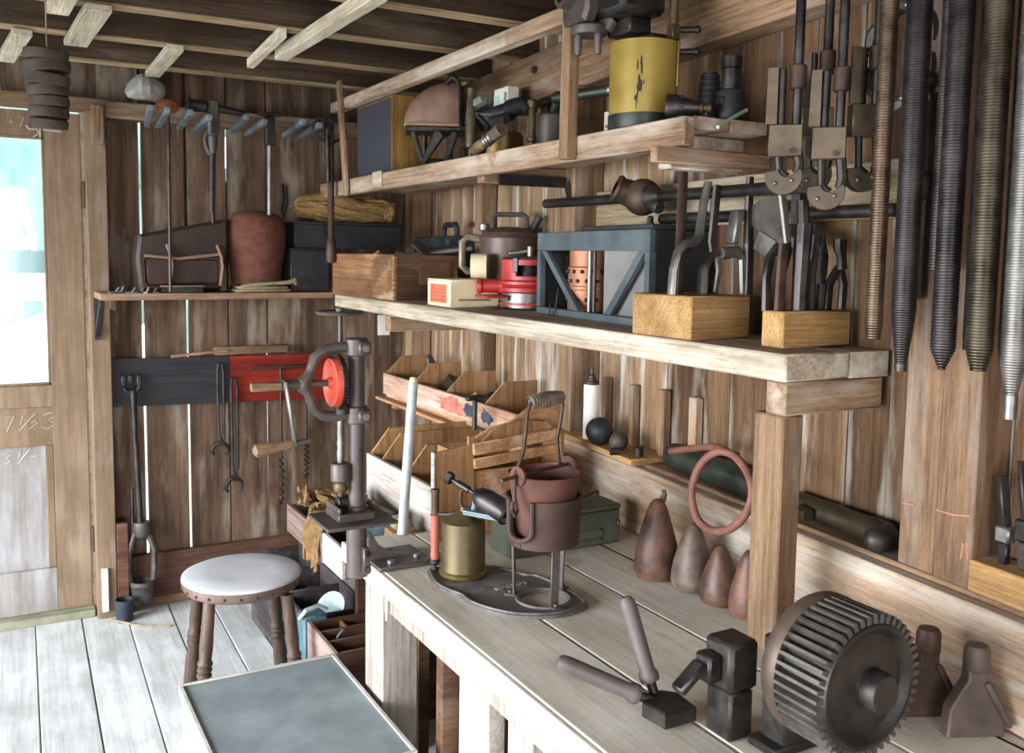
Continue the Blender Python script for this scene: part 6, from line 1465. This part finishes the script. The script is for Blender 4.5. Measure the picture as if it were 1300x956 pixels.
# tow and boxes in the trough
tw = thing('tow_heap', 'orange tow fibre heaped in the trough and hanging over its front board', 'fibre', (.83, 2.47, .618))
m = MB(); R1 = random.Random(12)
m.sphere((.03, .0, .055), (.07, .13, .05), 20); m.noise(.03, 9, 4); m.build('core', TOW, tw)
m = MB()
for k in range(70):
    x0, y0 = R1.uniform(-.05, .09), R1.uniform(-.13, .13); z0 = .075+R1.uniform(0, .03)*(1-abs(y0)/.14)
    a = R1.uniform(0, PI*2); pts = [(x0, y0, z0)]
    for q in range(5):
        a += R1.uniform(-.9, .9); p = pts[-1]; pts.append((min(.10, max(-.062, p[0]+.022*math.cos(a))), max(-.15, min(.15, p[1]+.022*math.sin(a))), min(.135, p[2]+R1.uniform(-.012, .015))))
    m.tube(pts, [.004, .008, .009, .009, .008, .004], 5)
for k in range(22):
    y0 = -.06+R1.uniform(-.07, .05); d_ = R1.uniform(.04, .115)
    m.tube([(-.03, y0, .088), (-.075, y0+R1.uniform(-.01, .01), .080+R1.uniform(0, .01)), (-.092, y0+R1.uniform(-.015, .015), .072-d_*.4), (-.094, y0+R1.uniform(-.02, .02), .066-d_)], [.006, .008, .007, .004], 5)
o = m.build('strands', TOW, tw); o['kind'] = 'stuff'
t = thing('blue_tin', 'grey-blue tin box behind the drill column in the trough', 'tin', (.875, 2.30, .6175), math.radians(8))
MB().box(-.045, .045, -.035, .035, 0, .105, .004).build('body', BLUEB, t); MB().box(-.047, .047, -.037, .037, .1055, .117, .003).build('lid', BLUEG, t)
t = thing('small_brown_box', 'small brown wooden box with pale lump on top, right of drill column', 'box', (.925, 2.225, .6175))
MB().box(-.035, .035, -.03, .03, 0, .085, .002).build('body', W_BOXN, t); m = MB(); m.box(-.025, .022, -.022, .022, .0855, .115, .008); m.noise(.006, 18, 3); m.build('lump', CLOTH, t)
# ================================================================== ON THE FLOOR
# stool
st = thing('round_stool', 'round wooden stool with pale worn seat and four turned legs', 'stool', (.615, 2.665, 0))
m = MB(); m.lathe([(0, .455), (.150, .455), (.160, .460), (.166, .470), (.166, .486), (0, .486)], 48); m.build('seat_rim', SEATE, st)
m = MB(); m.lathe([(0, .4863), (.164, .4863), (.168, .490), (.167, .496), (.155, .501), (.09, .499), (0, .498)], 48); m.build('seat_top', SEATP, st)
nm_ = MB().sphere((0, 0, 0), .0045, 8).mesh('nail')
for k in range(24): put('nail', nm_, IRONB, st, (.1662*math.cos(2*PI*k/24), .1662*math.sin(2*PI*k/24), .473))
fv, rv_ = Vector((-.233, -.972, 0)), Vector((.972, -.233, 0))
feet = {}
for nm, a, b in (('B', -1, 1), ('A', -1, -1), ('D', 1, 1), ('C', 1, -1)):
    u = rv_*(a*.105+b*.018)+fv*(b*.10); ft = rv_*(a*.145+b*.022)+fv*(b*.145)
    p0 = Vector((ft.x, ft.y, 0)); p1 = Vector((u.x, u.y, .4545)); dd = p1-p0; L = dd.length; feet[nm] = (p0, p1)
    pf = [(0, 0), (.013, 0), (.017, L*.12), (.020, L*.25), (.0205, L*.42), (.017, L*.52), (.0165, L*.535), (.0205, L*.545), (.0205, L*.56), (.0165, L*.57), (.0205, L*.58), (.0205, L*.595), (.0165, L*.605), (.0205, L*.615), (.0205, L*.63), (.0165, L*.645), (.0185, L*.72), (.0165, L*.9), (.016, L), (0, L)]
    m = MB(); m.lathe(pf, 18, align(p0, dd)); m.build('leg', W_STOOL, st)
def onleg(n, t_): return feet[n][0]+(feet[n][1]-feet[n][0])*t_
for a, b, t_ in (('A', 'B', .24), ('C', 'D', .34), ('A', 'C', .16), ('B', 'D', .16)):
    m = MB(); p, q = onleg(a, t_), onleg(b, t_); mid = (p+q)/2; m.tube([p, p+(q-p)*.25, mid, p+(q-p)*.75, q], [.007, .0105, .0125, .0105, .007], 12); m.build('rung', W_TROUGH, st)
# grey painted chest, only its lid shows
gc2 = thing('grey_chest', 'grey-blue painted low chest at bottom edge, in front of the stool', 'chest', (.55, 1.95, 0))
MB().box(-.185, .185, -.26, .262, 0, .374, .004).build('body', GREYT, gc2)
MB().box(-.19, .19, -.265, .267, .3745, .398, .004).build('lid', GREYT, gc2)
m = MB()
for q in ((-.19, .19, .258, .267), (-.19, .19, -.265, -.256)): m.box(q[0], q[1], q[2], q[3], .3983, .403, .001)
for q in ((-.19, -.181, -.2555, .2575), (.181, .19, -.2555, .2575)): m.box(q[0], q[1], q[2], q[3], .3983, .403, .001)
m.build('lid_edge', surf('worn_chest_edge', '#a8a49c', '#c4c0b8', 0, .6, 14), gc2)
m = MB(); m.tube([(-.17, .275, .385), (-.06, .285, .382), (.05, .275, .390)], .006, 8); m.build('rope_handle', GREYT, gc2)
# compartment box under the trough
cbx = thing('divided_box', 'brown divided box with pale left side on floor by bench leg', 'box', (.79, 2.35, 0))
MB().box(-.004, .008, 0, .25, 0, .34, .002).build('side_board', W_TROUGHD, cbx)
MB().box(.215, .227, 0, .25, 0, .34, .002).build('side_board', W_BOXD, cbx)
for y in (0, .085, .16, .238): MB().box(.0085, .2145, y, y+.010, .0, .338, .001).build('divider', W_BOXD, cbx)
MB().box(.0085, .2145, .0105, .2375, .10, .11).build('bottom', W_BOXD, cbx)
MB().box(.09, .098, .1705, .2375, .1105, .33, .001).build('divider', W_PLY, cbx)
m = MB(); m.tube([(0, 0, 0), (.015, .02, .045), (.035, .03, .06)], .0045, 7); tag(m.build('bent_wire', GALV, None, (.825, 2.465, .28)), 'pale bent wire sticking out of the divided box', 'wire')
# black bins
bbn = thing('black_bin_row', 'row of black wooden bins on floor under trough, holding iron scrap', 'bin', (.85, 2.80, 0))
MB().box(.185, .197, 0, .74, 0, .285, .002).build('side_board', W_DKBIN, bbn)
MB().box(0, .012, 0, .74, 0, .255, .002).build('side_board', W_DKBIN, bbn)
for y in (0, .245, .46, .728): MB().box(.0125, .1845, y, y+.012, 0, .27, .002).build('divider', W_DKBIN, bbn)
MB().box(.0125, .1845, .0125, .7275, .0, .012).build('bottom', W_DKBIN, bbn)
R1 = random.Random(6)
labs = ['curved iron scrap leaning in middle black bin', 'round iron scrap at the front of middle black bin', 'bent grey iron scrap in middle black bin', 'rusty iron lump in the front black bin', 'dark iron lump in the front black bin']
for k, (y, z) in enumerate(((3.15, .20), (3.10, .17), (3.20, .16), (2.93, .14), (2.99, .12))):
    m = MB(); m.tube([(R1.uniform(-.04, .04), R1.uniform(-.04, .04), R1.uniform(-.03, .05)) for q in range(4)], [.016, .022, .02, .014], 8)
    tag(m.build('iron_scrap', CAST if k != 3 else RUST, None, (.945, y, z)), labs[k], 'scrap', 'iron scrap in the black bins')
m = MB(); m.box(.014, .183, .014, .727, .013, .11, .01); m.noise(.01, 20, 2); o = m.build('loose_iron', IRON, bbn); o['kind'] = 'stuff'
m = MB(); m.lathe([(.012, 0), (.016, .03), (.022, .05), (.050, .085), (.052, .088), (.049, .087), (.02, .05), (.012, 0)], 24, align((.0, 0, .0), (-.5, -.35, .45)))
tag(m.build('enamel_funnel', surf('pale_enamel', '#b8c8c8', '#d2dede', 0, .35, 8), None, (1.0, 2.90, .215)), 'pale enamel funnel lying in the front black bin', 'funnel')
t = thing('blue_bucket', 'narrow blue-green tin between stool leg and divided box', 'bucket', (.835, 2.71, 0))
m = MB(); m.box(-.035, .04, -.03, .045, 0, .32, .006); m.build('body', surf('blue_green_tin', '#3c5a66', '#5c7c88', .1, .5, 9), t)
m = MB(); m.tube([(-.045, -.02, .315), (-.03, -.038, .345), (.01, -.035, .352), (.035, -.036, .335)], .007, 8); m.build('pale_hose', PIPEG, t)
t = thing('dark_tin', 'small dark tin on floor at foot of the door post', 'tin', (.418, 3.745, 0))
m = MB(); m.lathe([(0, 0), (.030, 0), (.034, .085), (.030, .085), (.027, .01), (0, .01)], 20); m.build('body', surf('navy_tin', '#1c2430', '#303844', .2, .5, 12), t)
MB().box(.345, .368, 3.785, 3.7985, .03, .20, .002).build('white_strip', WHITEP, None)
tag(bpy.data.objects['white_strip'], 'white painted strip leaning on foot of the door post', 'strip')
m = MB(); m.tube([(.36, 3.77, .008), (.45, 3.66, .006), (.50, 3.62, .006), (.56, 3.60, .006)], .004, 6); tag(m.build('thin_cord', CLOTH, None), 'thin pale cord lying on the floor by the door post', 'cord')
